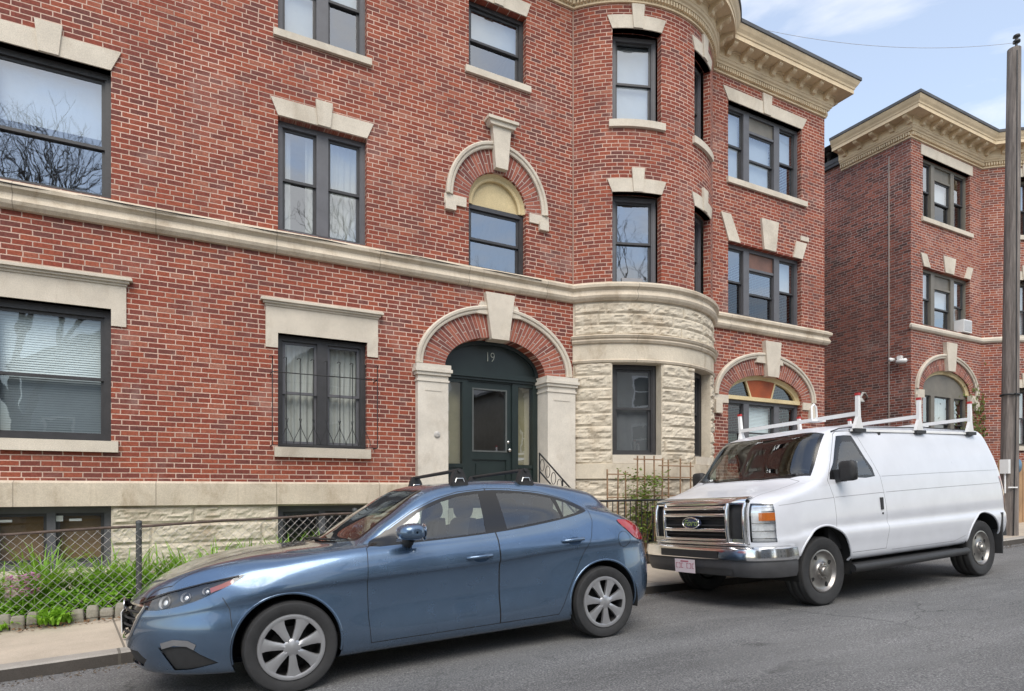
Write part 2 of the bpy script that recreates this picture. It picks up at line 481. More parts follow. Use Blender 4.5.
mb.grid([[(x, y, z_garden(x, y)) for x in GX] for y in (8.02, 8.1, 8.2, 8.35, 8.5, 8.65, 8.8, 9.0, 9.2, 9.4)], smooth=True)
GX2 = [5.9 + 0.2*i for i in range(60)]
mb.grid([[(x, y, z_garden(x, y)) for x in GX2] for y in (8.06, 8.3, 8.6, 8.9, 9.2, 9.4)], smooth=True)
struct(mb.build('garden_bed', M_SOIL))

# ---------------------------------------------------------------- apartment building, generic pieces
YF = 9.3
XC, YC, RB = 7.82, 10.72, 2.21
AL = math.acos((YC - YF) / RB)          # half angle of the bow
SB = RB * AL
XE = 13.04                               # east corner
XW = -8.0
Z_TOP = 10.15
def FLAT(s, z, d=0.0): return (s, YF + d, z)
def BOW(s, z, d=0.0):
    a = s / RB
    return (XC + (RB - d) * sin(a), YC - (RB - d) * cos(a), z)

def arc_pts(o, n=22):
    a = (o['s1'] - o['s0']) / 2; c = (o['s0'] + o['s1']) / 2; b = o['z1'] - o['spring']
    return [(c - a*cos(pi*k/n), o['spring'] + b*sin(pi*k/n)) for k in range(n + 1)]

def wall_faces(mb, s0, s1, z0, z1, ops, M, step=99.0, depth=0.13, mat=0, umap=None):
    S = {s0, s1}; Z = {z0, z1}
    for o in ops:
        S |= {o['s0'], o['s1']}; Z |= {o['z0'], o['z1']}
    S = sorted(x for x in S if s0 - 1e-6 <= x <= s1 + 1e-6)
    Z = sorted(x for x in Z if z0 - 1e-6 <= x <= z1 + 1e-6)
    S2 = [S[0]]
    for a, b in zip(S, S[1:]):
        n = max(1, math.ceil((b - a) / step))
        S2 += [a + (b - a)*k/n for k in range(1, n + 1)]
    um = umap or (lambda s, z: (s, z))
    def q(pts, m=mat, uv=None):
        mb.face([M(*p) for p in pts], m, uv or [um(p[0], p[1]) for p in pts])
    for a, b in zip(S2, S2[1:]):
        for c, d in zip(Z, Z[1:]):
            sc, zc = (a+b)/2, (c+d)/2
            if any(o['s0'] < sc < o['s1'] and o['z0'] < zc < o['z1'] for o in ops): continue
            q([(a,c),(b,c),(b,d),(a,d)])
    for o in ops:
        a, b, c, d = o['s0'], o['s1'], o['z0'], o['z1']
        dp = o.get('depth', depth)
        top = o.get('spring') or d
        q([(a,c,0),(a,top,0),(a,top,dp),(a,c,dp)][::-1], mat, [(a,c),(a,top),(a+dp,top),(a+dp,c)][::-1])
        q([(b,c,0),(b,c,dp),(b,top,dp),(b,top,0)][::-1], mat, [(b,c),(b+dp,c),(b+dp,top),(b,top)][::-1])
        n = max(1, math.ceil((b - a) / step))
        for k in range(n):
            e0 = a + (b-a)*k/n; e1 = a + (b-a)*(k+1)/n
            q([(e0,c,0),(e0,c,dp),(e1,c,dp),(e1,c,0)][::-1])
            if not o.get('spring'):
                q([(e0,d,0),(e1,d,0),(e1,d,dp),(e0,d,dp)][::-1])
        if o.get('spring'):
            ap = arc_pts(o)
            for p, r in zip(ap, ap[1:]):
                q([p, r, (r[0], d), (p[0], d)])
                q([p + (0,), p + (dp,), r + (dp,), r + (0,)])

PATH1 = dict(x0=XW, ret0=None, xc=XC, x1=XE, ret1=2.2)
def path_pts(o, sp):
    """facade line pushed out by o: flat wall, bow, flat wall, with returns where the building ends"""
    y = YF - o; r = RB + o
    h = sqrt(max(0, r*r - (YC - y)**2))
    a = math.asin(min(1, h / r))
    P = []
    if sp['ret0'] is not None: P += [(sp['x0'] - o, YF + sp['ret0']), (sp['x0'] - o, y)]
    else: P += [(sp['x0'], y)]
    P += [(sp['xc'] + r*sin(-a + 2*a*k/40), YC - r*cos(-a + 2*a*k/40)) for k in range(41)]
    if sp['ret1'] is not None: P += [(sp['x1'] + o, y), (sp['x1'] + o, YF + sp['ret1'])]
    else: P += [(sp['x1'], y)]
    return P
def sweep(mb, prof, sp, mats=None, dz=0.0):
    rows = [[(x, y, z + dz) for x, y in path_pts(o, sp)] for o, z in prof]
    for i in range(len(rows) - 1):
        mb.grid(rows[i:i+2], mat=(mats[i] if mats else 0), smooth=False)
def along(o, sp, step, start=0.0):
    """points with tangents at even steps along the path"""
    P = [Vector((x, y, 0)) for x, y in path_pts(o, sp)]
    out = []; d = start
    for a, b in zip(P, P[1:]):
        l = (b-a).length
        while d <= l:
            out.append((a + (b-a)*(d/l), (b-a).normalized())); d += step
        d -= l
    return out

def strip(mb, poly_lo, poly_hi, d0, d1, M, n=1, mat=0):
    """block between a lower and an upper edge (each a (s, z) pair of ends), d0 proud to d1; cut in n along s"""
    def L(e, t): return (e[0][0] + (e[1][0]-e[0][0])*t, e[0][1] + (e[1][1]-e[0][1])*t)
    ts = [k/n for k in range(n+1)]
    F = [[M(*L(poly_lo, t), -d1) for t in ts], [M(*L(poly_hi, t), -d1) for t in ts]]
    B = [[M(*L(poly_lo, t), -d0) for t in ts], [M(*L(poly_hi, t), -d0) for t in ts]]
    mb.grid(F, mat, False)
    mb.grid([F[1], B[1]], mat, False); mb.grid([B[0], F[0]], mat, False)
    mb.face([F[0][0], F[1][0], B[1][0], B[0][0]], mat); mb.face([F[0][-1], B[0][-1], B[1][-1], F[1][-1]], mat)

def rock_block(mb, s0, s1, z0, z1, M, bulge=0.05, mat=0, seed=0, res=0.026, jt=0.009):
    s0 += jt; s1 -= jt; z0 += jt; z1 -= jt
    ns = max(2, int((s1-s0)/res)); nz = max(2, int((z1-z0)/res))
    rows = []
    for j in range(nz + 1):
        r = []
        for i in range(ns + 1):
            s = s0 + (s1-s0)*i/ns; z = z0 + (z1-z0)*j/nz
            e = min(s-s0, s1-s, z-z0, z1-z)
            k = min(1.0, e / 0.022)
            n1 = noise.fractal(Vector((s*4.0 + seed*3.1, z*7.0, seed*1.7)), 0.9, 2.1, 4)
            ridge = 1.0 - abs(noise.noise(Vector((s*4.5, z*13.0 + seed*5.0, 3.3))))*2.2
            chip = noise.cell(Vector((s*11.0 + n1, z*24.0 + seed*2.0 + 1.5*n1, 1.1)))
            h = 0.005 + k*(bulge*0.32 + bulge*0.45*n1 + bulge*0.40*ridge + bulge*0.22*chip)
            r.append(M(s, z, -max(0.004, h)))
        rows.append(r)
    mb.grid(rows, mat, False)
    # edges back to the wall
    lo = [M(s0 + (s1-s0)*i/ns, z0, 0.012) for i in range(ns+1)]
    hi = [M(s0 + (s1-s0)*i/ns, z1, 0.012) for i in range(ns+1)]
    mb.grid([lo, rows[0]], mat, False); mb.grid([rows[-1], hi], mat, False)
    le = [M(s0, z0 + (z1-z0)*j/nz, 0.012) for j in range(nz+1)]; ri = [M(s1, z0 + (z1-z0)*j/nz, 0.012) for j in range(nz+1)]
    mb.grid([[a for a in le], [r[0] for r in rows]], mat, False, flip=True); mb.grid([[r[-1] for r in rows], ri], mat, False, flip=True)

def rock_courses(mb, s0, s1, zs, M, ln=0.8, seed=1, bulge=0.05, skip=()):
    rnd = random.Random(seed)
    for i, (za, zb) in enumerate(zip(zs, zs[1:])):
        s = s0; first = True
        while s < s1 - 1e-4:
            w = ln * rnd.uniform(0.75, 1.25) * (0.55 if first and i % 2 else 1)
            first = False
            e = s + w
            if s1 - e < ln*0.35: e = s1
            parts = [(s, e)]
            for (a, b, c, d) in skip:
                if za < d - 0.01 and zb > c + 0.01:
                    np_ = []
                    for (p, r) in parts:
                        if r <= a or p >= b: np_.append((p, r))
                        else:
                            if p < a - 0.03: np_.append((p, a))
                            if r > b + 0.03: np_.append((b, r))
                    parts = np_
            for p, r in parts:
                if r - p > 0.03: rock_block(mb, p, r, za, zb, M, bulge, 0, rnd.randint(1, 99))
            s = e

def local_frame(M, s0, s1, z0, dep):
    p0 = Vector(M(s0, z0, dep)); p1 = Vector(M(s1, z0, dep))
    ex = (p1 - p0); w = ex.length; ex.normalize(); nz = Vector((0,0,1)); n = nz.cross(ex)   # inward
    n = Vector((-ex.y, ex.x, 0))
    return (lambda u, z, q: tuple(p0 + ex*u + nz*z + n*q)), w

def curtain_mesh(mb, L, u0, u1, z0, z1, q, amp=0.02, wl=0.09, swag=None):
    n = int((u1-u0)/0.012) + 2
    rows = []
    for j in range(9):
        t = j/8
        r = []
        for i in range(n):
            u = u0 + (u1-u0)*i/(n-1)
            zz = z0 + (z1-z0)*t
            r.append(L(u, zz, q + amp*sin(u*2*pi/wl + 0.6*sin(zz*3)) * (1.1 - 0.5*t)))
        rows.append(r)
    mb.grid(rows, 0, True)

def make_window(parent, M, s0, s1, z0, z1, bays=((0, 1),), trim=M_FRAME, sashm=M_FRAME, depth=0.13, fw=0.055, mull=0.13,
                shade='none', glass_lo=None, glass_up=None, rail=0.5, arch=None, panel=None, label=None):
    """double-hung windows in one opening; bays are fractions of the opening"""
    L, W = local_frame(M, s0, s1, z0, depth)
    H = z1 - z0
    mb = MB()
    mb.box((0, -0.02, 0), (fw, 0.10, H), 0, lambda x,y,z: L(x,z,y)); mb.box((W-fw, -0.02, 0), (W, 0.10, H), 0, lambda x,y,z: L(x,z,y))
    mb.box((fw, -0.02, H-fw*1.25), (W-fw, 0.10, H), 0, lambda x,y,z: L(x,z,y)); mb.box((fw, -0.02, 0), (W-fw, 0.10, fw), 0, lambda x,y,z: L(x,z,y))
    # inner bead
    mb.box((fw, -0.006, fw), (fw+0.018, 0.1, H-fw*1.25), 0, lambda x,y,z: L(x,z,y)); mb.box((W-fw-0.018, -0.006, fw), (W-fw, 0.1, H-fw*1.25), 0, lambda x,y,z: L(x,z,y))
    xb = []
    for k, (a, b) in enumerate(bays):
        ua = fw + 0.018 if k == 0 else a*W + mull/2
        ub = W - fw - 0.018 if k == len(bays)-1 else b*W - mull/2
        xb.append((ua, ub))
        if k: mb.box((a*W - mull/2, -0.025, fw), (a*W + mull/2, 0.10, H-fw*1.25), 0, lambda x,y,z: L(x,z,y))
    win = mb.build('window', trim, parent)
    if label: win['label'] = label
    for k, (ua, ub) in enumerate(xb):
        ztop = H - fw*1.25; zb = fw
        if panel and panel[0] == k:
            pz = ztop - panel[1]*H
            pm = MB(); pm.box((ua, 0.02, pz + 0.05), (ub, 0.06, ztop), 0, lambda x,y,z: L(x,z,y))
            pm.build('transom_panel', panel[2], win)
            pm = MB(); pm.box((ua, -0.012, pz), (ub, 0.075, pz + 0.05), 0, lambda x,y,z: L(x,z,y)); pm.build('transom_bar', trim, win)
            ztop = pz
        zm = zb + (ztop - zb)*rail
        for (p0, p1, q0, gm) in ((zm - 0.02, ztop, 0.02, glass_up or M_GLASS), (zb, zm + 0.02, 0.052, glass_lo or glass_up or M_GLASS)):
            sw = 0.038
            sm = MB(); bx = lambda a, b: sm.box(a, b, 0, lambda x,y,z: L(x,z,y))
            bx((ua, q0, p0), (ua+sw, q0+0.03, p1)); bx((ub-sw, q0, p0), (ub, q0+0.03, p1))
            bx((ua+sw, q0, p0), (ub-sw, q0+0.03, p0+sw)); bx((ua+sw, q0, p1-sw), (ub-sw, q0+0.03, p1))
            sm.build('sash', sashm, win)
            gq = MB(); gq.face([L(ua+sw-.004, p0+sw-.004, q0+0.015), L(ub-sw+.004, p0+sw-.004, q0+0.015), L(ub-sw+.004, p1-sw+.004, q0+0.015), L(ua+sw-.004, p1-sw+.004, q0+0.015)])
            gq.build('pane', gm, win)
        sh = shade if isinstance(shade, str) else shade[k]
        if sh == 'curtain':
            cm = MB(); curtain_mesh(cm, L, ua, ub, zb, ztop, 0.16); cm.build('curtain', M_CURT, win)
        elif sh == 'side':
            cm = MB(); curtain_mesh(cm, L, ua, ua + (ub-ua)*0.28, zb, ztop, 0.16); curtain_mesh(cm, L, ub - (ub-ua)*0.28, ub, zb, ztop, 0.16); cm.build('curtain', M_CURT, win)
        elif sh == 'blind':
            cm = MB(); n = int((ztop-zb)/0.03) - 1
            for i in range(n):
                z = zb + 0.01 + i*0.03
                cm.face([L(ua, z, 0.13), L(ub, z, 0.13), L(ub, z+0.029, 0.140), L(ua, z+0.029, 0.140)])
            cm.build('blind', M_BLIND, win)
        elif sh == 'screen':
            cm = MB(); curtain_mesh(cm, L, ua, ub, zb, ztop, 0.13, amp=0.006, wl=0.3); cm.build('screen_cloth', M_SCREEN, win)
        elif sh in ('shade', 'half'):
            cm = MB(); zz = zb if sh == 'shade' else zb + (ztop-zb)*0.52
            cm.box((ua, 0.13, zz), (ub, 0.134, ztop), 0, lambda x,y,z: L(x,z,y))
            cm.build('roller_shade', M_SHADE, win)
    return win, L, W, H

def sill(win, M, s0, s1, z0, z1, proud=0.055, n=1, mat=None):
    mb = MB(); strip(mb, ((s0, z0), (s1, z0)), ((s0, z1), (s1, z1)), -0.12, proud, M, n)
    return mb.build('sill', mat or M_LIME, win)
def key_lintel(win, M, s0, s1, z0, z1, flare, kw, kz1, proud=0.02, n=1):
    """splayed flat lintel with a raised keystone in the middle"""
    c = (s0+s1)/2
    mb = MB()
    strip(mb, ((s0, z0), (c-kw*0.42, z0)), ((s0-flare, z1), (c-kw*0.5, z1)), -0.12, proud, M, n)
    strip(mb, ((c+kw*0.42, z0), (s1, z0)), ((c+kw*0.5, z1), (s1+flare, z1)), -0.12, proud, M, n)
    strip(mb, ((c-kw*0.42, z0), (c+kw*0.42, z0)), ((c-kw*0.58, kz1), (c+kw*0.58, kz1)), -0.12, proud+0.022, M, max(1, n//3))
    return mb.build('lintel', M_LIME, win)

def arch_ring(mb, c, spring, a0, b0, a1, b1, M, d=0.006, n=44, lo=0.0, hi=1.0, mat=0):
    """flat brick ring between two ellipses, uv laid radially"""
    rows0, rows1, u0, u1 = [], [], [], []
    arc = 0; prev = None
    for k in range(n+1):
        t = pi*(lo + (hi-lo)*k/n)
        p = (c - a0*cos(t), spring + b0*sin(t)); q = (c - a1*cos(t), spring + b1*sin(t))
        mid = ((p[0]+q[0])/2, (p[1]+q[1])/2)
        if prev: arc += math.dist(mid, prev)
        prev = mid
        rows0.append(M(*p, -d)); rows1.append(M(*q, -d))
        u0.append((0.0, arc)); u1.append((math.dist(p, q), arc))
    mb.grid([rows0, rows1], mat, False, uvs=[u0, u1])
def arch_sweep(mb, c, spring, a, b, prof, M, n=44, lo=0.0, hi=1.0, mat=0):
    """profile (radial offset, proud) swept along an ellipse"""
    rows = []
    for o, d in prof:
        rows.append([M(c - (a+o)*cos(pi*(lo+(hi-lo)*k/n)), spring + (b+o)*sin(pi*(lo+(hi-lo)*k/n)), -d) for k in range(n+1)])
    for i in range(len(rows)-1): mb.grid(rows[i:i+2], mat, False)
    mb.face([r[0] for r in rows], mat); mb.face([r[-1] for r in rows][::-1], mat)
MOULD = [(0.0, 0.0), (0.0, 0.045), (0.022, 0.055), (0.045, 0.05), (0.06, 0.075), (0.095, 0.08), (0.115, 0.06), (0.115, 0.0)]
# ---------------------------------------------------------------- the brick apartment building
bld = empty('apartment_building', (0, 0, 0))
tag(bld, 'nearest red brick apartment building with a rounded bay, stone trim and dark green arched entrance', 'apartment building', 'brick apartment buildings')

AX = (-2.11, -0.835); AX2 = (-5.75, -4.475); BX = (1.155, 2.42); CX = (4.095, 5.17); RX = (9.965, 12.25)
W1S = (-1.23, -0.324); W2S = (0.50, 1.26)
def op(s, z0, z1, **k): return dict(s0=s[0], s1=s[1], z0=z0, z1=z1, **k)
ops_left = [op(AX2, 2.015, 3.685), op(AX2, 5.085, 6.70), op(AX, 2.015, 3.685), op(AX, 5.085, 6.70), op(AX, 7.90, 9.50),
            op(BX, 2.01, 3.62), op(BX, 5.085, 6.69), op(BX, 7.90, 9.50),
            op(CX, 5.06, 6.70, spring=6.14), op(CX, 8.315, 9.50),
            op((3.68, 5.54), 1.3, 3.94, spring=3.38, depth=0.30)]
ops_bow = [op(W1S, 5.06, 6.65), op(W2S, 5.06, 6.65), op(W1S, 7.91, 9.53), op(W2S, 7.91, 9.53)]
ops_bow1 = [op(W1S, 2.02, 3.64), op(W2S, 2.02, 3.64)]
ops_right = [op(RX, 7.89, 9.50), op(RX, 5.07, 6.575), op(RX, 1.95, 3.87, spring=3.37)]
CL, CR = XC - RB*sin(AL), XC + RB*sin(AL)

mb = MB()
wall_faces(mb, XW, CL, 1.3, Z_TOP, ops_left, FLAT)
wall_faces(mb, -SB, SB, 4.9, Z_TOP, ops_bow, BOW, step=0.08)
wall_faces(mb, CR, XE, 1.3, Z_TOP, ops_right, FLAT)
wall_faces(mb, YF, 24.0, -1.0, Z_TOP + 0.5, [], lambda s, z, d=0: (XE, s, z))
mb.build('brick_wall', M_BRICK, bld)
mb = MB()
wall_faces(mb, 0, 14.7, -1.0, Z_TOP + 0.5, [], lambda s, z, d=0: (XW, YF + 14.7 - s, z))
wall_faces(mb, 0, XE - XW, -1.0, Z_TOP + 0.5, [], lambda s, z, d=0: (XE - s, 24.0, z))
mb.build('rear_wall', M_BRICKD, bld)
mb = MB()
zr = 10.78
mb.face([(x, y, zr) for x, y in path_pts(0.3, PATH1)[:-1]] + [(XE + 0.3, 24, zr), (XW, 24, zr)])
mb.build('roof', M_ROOF, bld)
mb = MB()
for z in (1.0, 4.55, 7.4):
    mb.box((XW + 0.1, YF + 0.45, z), (XE - 0.1, 23.9, z + 0.2))
mb.box((XW + 0.1, 13.2, -0.5), (XE - 0.1, 13.3, 10.5))
for x in (0.2, 3.2, 5.8, 9.6):
    mb.box((x, YF + 0.35, 1.2), (x + 0.1, 13.2, 10.2))
mb.build('inner_partitions', M_INNER, bld)

# foundation: smooth band over rock faced courses
for a, b in ((XW, 3.16), (CR - 0.02, XE + 0.05)):
    mb = MB()
    mb.box((a, YF - 0.06, 1.2), (b, YF + 0.2, 1.485))
    mb.face([(a, YF - 0.06, 1.4855), (b, YF - 0.06, 1.4855), (b, YF + 0.01, 1.52), (a, YF + 0.01, 1.52)])
    mb.build('water_table', M_BELT, bld)
mb = MB()
bw = [(AX[0], AX[1], 0.42, 1.2), (BX[0], BX[1], 0.42, 1.175)]
wall_faces(mb, XW, 3.2, -0.6, 1.2, [op(AX, 0.42, 1.199), op(BX, 0.42, 1.175)], lambda s, z, d=0: (s, YF + 0.005 + d, z), depth=0.22)
zc = [-0.4, -0.08, 0.22, 0.42, 0.70, 0.96, 1.185]
rock_courses(mb, XW, 3.18, zc, lambda s, z, d=0: (s, YF + 0.004 + d, z), ln=1.2, seed=4, bulge=0.032, skip=bw)
mb.build('foundation', M_ROCK, bld)
mb = MB()
wall_faces(mb, CR, XE, -0.6, 1.2, [], lambda s, z, d=0: (s, YF + 0.005 + d, z))
rock_courses(mb, CR, XE, zc, lambda s, z, d=0: (s, YF + 0.004 + d, z), ln=0.95, seed=5, bulge=0.045)
mb.build('foundation', M_ROCK, bld)

# bow, first floor in rock faced stone
mb = MB()
wall_faces(mb, -SB, SB, -0.5, 5.0, ops_bow1 + [op((-0.75, 0.35), 0.35, 1.02)], BOW, step=0.07, depth=0.17)
rc = [1.86 + (3.655 - 1.86)*k/8 for k in range(9)]
skip1 = [(W1S[0], W1S[1], 2.02, 3.64), (W2S[0], W2S[1], 2.02, 3.64)]
rock_courses(mb, -SB + 0.02, SB - 0.02, rc, BOW, ln=3.0, seed=11, bulge=0.036, skip=skip1)
rock_courses(mb, -SB + 0.02, SB - 0.02, [4.125, 4.32, 4.515, 4.71], BOW, ln=0.72, seed=12, bulge=0.036)
rock_courses(mb, -SB + 0.02, SB - 0.02, [-0.3, 0.05, 0.35, 0.68, 1.0, 1.3, 1.6], BOW, ln=1.25, seed=15, bulge=0.036, skip=[(-0.75, 0.35, 0.35, 1.02)])
for z0, z1, d in ((3.66, 3.99, 0.02), (1.60, 1.86, 0.06)):
    n = 60
    for k in range(n):
        a, b = -SB + 2*SB*k/n, -SB + 2*SB*(k+1)/n
        mb.face([BOW(a, z0, -d), BOW(b, z0, -d), BOW(b, z1, -d), BOW(a, z1, -d)])
        mb.face([BOW(a, z1, -d), BOW(b, z1, -d), BOW(b, z1 + 0.012, 0.01), BOW(a, z1 + 0.012, 0.01)])
        mb.face([BOW(a, z0, 0.01), BOW(b, z0, 0.01), BOW(b, z0, -d), BOW(a, z0, -d)])
mb.build('stone_bay', M_ROCK, bld)
def bow_band(prof, name, m, sp=(-SB + 0.0, SB - 0.0), parent=bld, mp=None):
    q = MB(); mp = mp or BOW
    n = 64
    rows = [[mp(sp[0] + (sp[1]-sp[0])*k/n, z, -o) for k in range(n+1)] for o, z in prof]
    for i in range(len(rows)-1): q.grid(rows[i:i+2], 0, False)
    return q.build(name, m, parent)
bow_band([(0, 3.985), (0.05, 3.99), (0.075, 4.03), (0.06, 4.06), (0.085, 4.075), (0.105, 4.11), (0.09, 4.125), (0, 4.15)], 'string_course', M_BELT)
bow_band([(0, 3.645), (0.035, 3.65), (0.05, 3.685), (0.02, 3.705), (0, 3.71)], 'string_course', M_BELT)

# belt course round the whole front
mb = MB()
BELT = [(0, 4.73), (0.05, 4.735), (0.085, 4.775), (0.10, 4.815), (0.075, 4.87), (0.065, 4.91), (0.09, 4.935), (0.12, 4.955), (0.125, 5.0), (0.115, 5.012), (0.05, 5.055), (0.0, 5.062)]
sweep(mb, BELT, dict(PATH1, ret1=0.0))
mb.face([(XE + o, YF, z) for o, z in BELT])
mb.build('belt_course', M_BELT, bld)

# roof cornice
def cornice(parent, sp, dz=0.0, brackets=0.44):
    q = MB()
    prof = [(0, 9.97), (0.035, 9.975), (0.035, 10.0), (0.02, 10.02), (0.02, 10.115), (0.075, 10.125), (0.085, 10.155), (0.11, 10.175), (0.125, 10.215), (0.135, 10.22),
            (0.135, 10.385), (0.155, 10.39), (0.165, 10.425), (0.41, 10.43), (0.41, 10.42), (0.43, 10.42), (0.43, 10.505), (0.445, 10.515), (0.455, 10.55), (0.49, 10.60), (0.52, 10.66), (0.525, 10.685)]
    sweep(q, prof, sp, dz=dz)
    # dentil row
    for p, t in along(0.02, sp, 0.062, 0.02):
        n = Vector((t.y, -t.x, 0))
        q.box((-0.018, 0.0, 10.03), (0.018, 0.055, 10.108), 0, lambda x, y, z: tuple(p + t*x + n*y + Vector((0, 0, z + dz))))
    c = q.build('cornice', M_CORN, parent)
    q = MB()
    sweep(q, [(0.525, 10.686), (0.548, 10.69), (0.548, 10.76), (0.52, 10.775), (0.2, 10.80), (-0.1, 10.78)], sp, dz=dz)
    q.build('roof_edge', M_ROOF, parent)
    first = None
    for p, t in along(0.135, sp, brackets, 0.2):
        n = Vector((t.y, -t.x, 0))
        rot = atan2(t.y, t.x)
        if first is None:
            b = MB()
            pf = [(0.0, -0.16), (0.06, -0.15), (0.085, -0.10), (0.13, -0.075), (0.19, -0.07), (0.235, -0.05), (0.255, -0.03), (0.255, 0.0), (0.0, 0.0)]
            b.prism([(-0.055, -a, z) for a, z in pf], (0.11, 0, 0))
            b.box((-0.07, -0.27, -0.004), (0.07, 0, 0.012))
            first = b.build('bracket', M_CORN, c)
            o = first
        else:
            o = first.copy(); col.objects.link(o); o.parent = c
        o.location = (p.x, p.y, 10.415 + dz); o.rotation_euler = (0, 0, rot)
    return c
cornice(bld, PATH1)

# ---- windows, left wall
TWO = ((0, 0.5), (0.5, 1))
w, L, W, H = make_window(bld, FLAT, *AX, 2.015, 3.685, trim=M_FRAME, fw=0.07, shade='blind', glass_up=M_GLASS1, glass_lo=M_GLASSD, rail=0.48)
sill(w, FLAT, AX[0] - 0.08, AX[1] + 0.08, 1.875, 2.015)
def cap_lintel(win, s0, s1, z0, z1):
    """plain stone lintel with ears and a moulded cap"""
    q = MB()
    strip(q, ((s0 - 0.165, z0), (s1 + 0.165, z0)), ((s0 - 0.165, z1 - 0.10), (s1 + 0.165, z1 - 0.10)), -0.12, 0.022, FLAT)
    for a, b in ((s0 - 0.165, s0 - 0.002), (s1 + 0.002, s1 + 0.165)):
        strip(q, ((a, z0 - 0.21), (b, z0 - 0.21)), ((a, z0), (b, z0)), -0.1, 0.0215, FLAT)
    for e, z_, h, d in ((0.175, z1 - 0.10, 0.03, 0.04), (0.20, z1 - 0.07, 0.03, 0.07), (0.235, z1 - 0.04, 0.03, 0.10), (0.225, z1 - 0.01, 0.014, 0.085)):
        strip(q, ((s0 - e, z_), (s1 + e, z_)), ((s0 - e, z_ + h), (s1 + e, z_ + h)), -0.05, d, FLAT)
    return q.build('lintel', M_LIME, win)
cap_lintel(w, *AX, 3.685, 4.09)
w, *_ = make_window(bld, FLAT, *AX, 5.085, 6.70, fw=0.06, shade='half', rail=0.42)
key_lintel(w, FLAT, *AX, 6.70, 6.955, 0.11, 0.24, 7.075)
w, *_ = make_window(bld, FLAT, *AX2, 2.015, 3.685, fw=0.07, shade='shade', glass_up=M_GLASS1); sill(w, FLAT, AX2[0] - 0.08, AX2[1] + 0.08, 1.875, 2.015); cap_lintel(w, *AX2, 3.685, 4.09)
w, *_ = make_window(bld, FLAT, *AX2, 5.085, 6.70, fw=0.06, shade='half'); key_lintel(w, FLAT, *AX2, 6.70, 6.955, 0.11, 0.24, 7.075)
w, *_ = make_window(bld, FLAT, *AX, 7.90, 9.50, fw=0.06, shade='none')
sill(w, FLAT, AX[0] - 0.07, AX[1] + 0.07, 7.80, 7.90); key_lintel(w, FLAT, *AX, 9.50, 9.75, 0.10, 0.22, 9.90)

w, *_ = make_window(bld, FLAT, *BX, 2.01, 3.62, bays=TWO, trim=M_FRAME, sashm=M_FRAME2, fw=0.06, mull=0.15, shade=('curtain', 'curtain'), glass_up=M_GLASS1)
sill(w, FLAT, BX[0] - 0.05, BX[1] + 0.05, 1.87, 2.01); cap_lintel(w, *BX, 3.62, 4.09)
w, *_ = make_window(bld, FLAT, *BX, 5.085, 6.69, bays=TWO, trim=M_FRAME2, fw=0.06, mull=0.17, shade=('side', 'curtain'))
key_lintel(w, FLAT, *BX, 6.70, 6.94, 0.10, 0.21, 7.06)
w, *_ = make_window(bld, FLAT, *BX, 7.90, 9.50, bays=TWO, trim=M_FRAME2, fw=0.06, mull=0.17, shade=('shade', 'half'))
sill(w, FLAT, BX[0] - 0.065, BX[1] + 0.065, 7.80, 7.90); key_lintel(w, FLAT, *BX, 9.50, 9.75, 0.10, 0.22, 9.90)

w, *_ = make_window(bld, FLAT, *CX, 8.315, 9.50, fw=0.055, shade='half', rail=0.5)
sill(w, FLAT, CX[0] - 0.07, CX[1] + 0.07, 8.21, 8.315); key_lintel(w, FLAT, *CX, 9.51, 9.75, 0.08, 0.2, 9.88)
# arched stair window: sash below, cream tympanum above
w, L, W, H = make_window(bld, FLAT, *CX, 5.06, 6.14, fw=0.055, shade='none', rail=0.5)
c0 = (CX[0] + CX[1]) / 2; hw = (CX[1] - CX[0]) / 2
q = MB()
q.face([FLAT(c0 - hw*cos(pi*k/28), 6.14 + 0.56*sin(pi*k/28), 0.15) for k in range(29)][::-1])
q.build('tympanum', M_CREAM, w)
q = MB()
arch_sweep(q, c0, 6.14, hw - 0.10, 0.46, [(0.0, -0.148), (0.0, -0.09), (0.03, -0.075), (0.055, -0.085), (0.10, -0.04), (0.101, -0.13)], FLAT)
q.build('arch_trim', M_CREAM, w)
q = MB(); arch_ring(q, c0, 6.16, hw + 0.0, 0.545, 0.87, 0.93, FLAT); q.build('brick_arch', M_VOUSS, bld)
q = MB(); arch_sweep(q, c0, 6.16, 0.83, 0.92, MOULD, FLAT)
for sg in (-1, 1):
    x = c0 + sg*0.78
    q.box((x - 0.19, YF - 0.03, 6.0), (x + 0.19, YF + 0.05, 6.155)); q.box((x + sg*0.09 - 0.09, YF - 0.06, 5.90), (x + sg*0.09 + 0.09, YF + 0.05, 6.04))
q.build('label_moulding', M_LIME, bld)
def keystone(x, z0, z1, wb, wt, proud, cap=None, m=M_LIME, parent=bld, mp=FLAT):
    q = MB()
    strip(q, ((x - wb/2, z0), (x + wb/2, z0)), ((x - wt/2, z1), (x + wt/2, z1)), -0.15, proud, mp, 2)
    if cap:
        strip(q, ((x - wt/2 - 0.05, z1), (x + wt/2 + 0.05, z1)), ((x - wt/2 - 0.09, z1 + cap*0.6), (x + wt/2 + 0.09, z1 + cap*0.6)), -0.05, proud + 0.04, mp)
        strip(q, ((x - wt/2 - 0.11, z1 + cap*0.6), (x + wt/2 + 0.11, z1 + cap*0.6)), ((x - wt/2 - 0.11, z1 + cap), (x + wt/2 + 0.11, z1 + cap)), -0.05, proud + 0.075, mp)
    return q.build('keystone', m, parent)
keystone(c0 + 0.02, 6.74, 7.42, 0.22, 0.34, 0.11, 0.12)

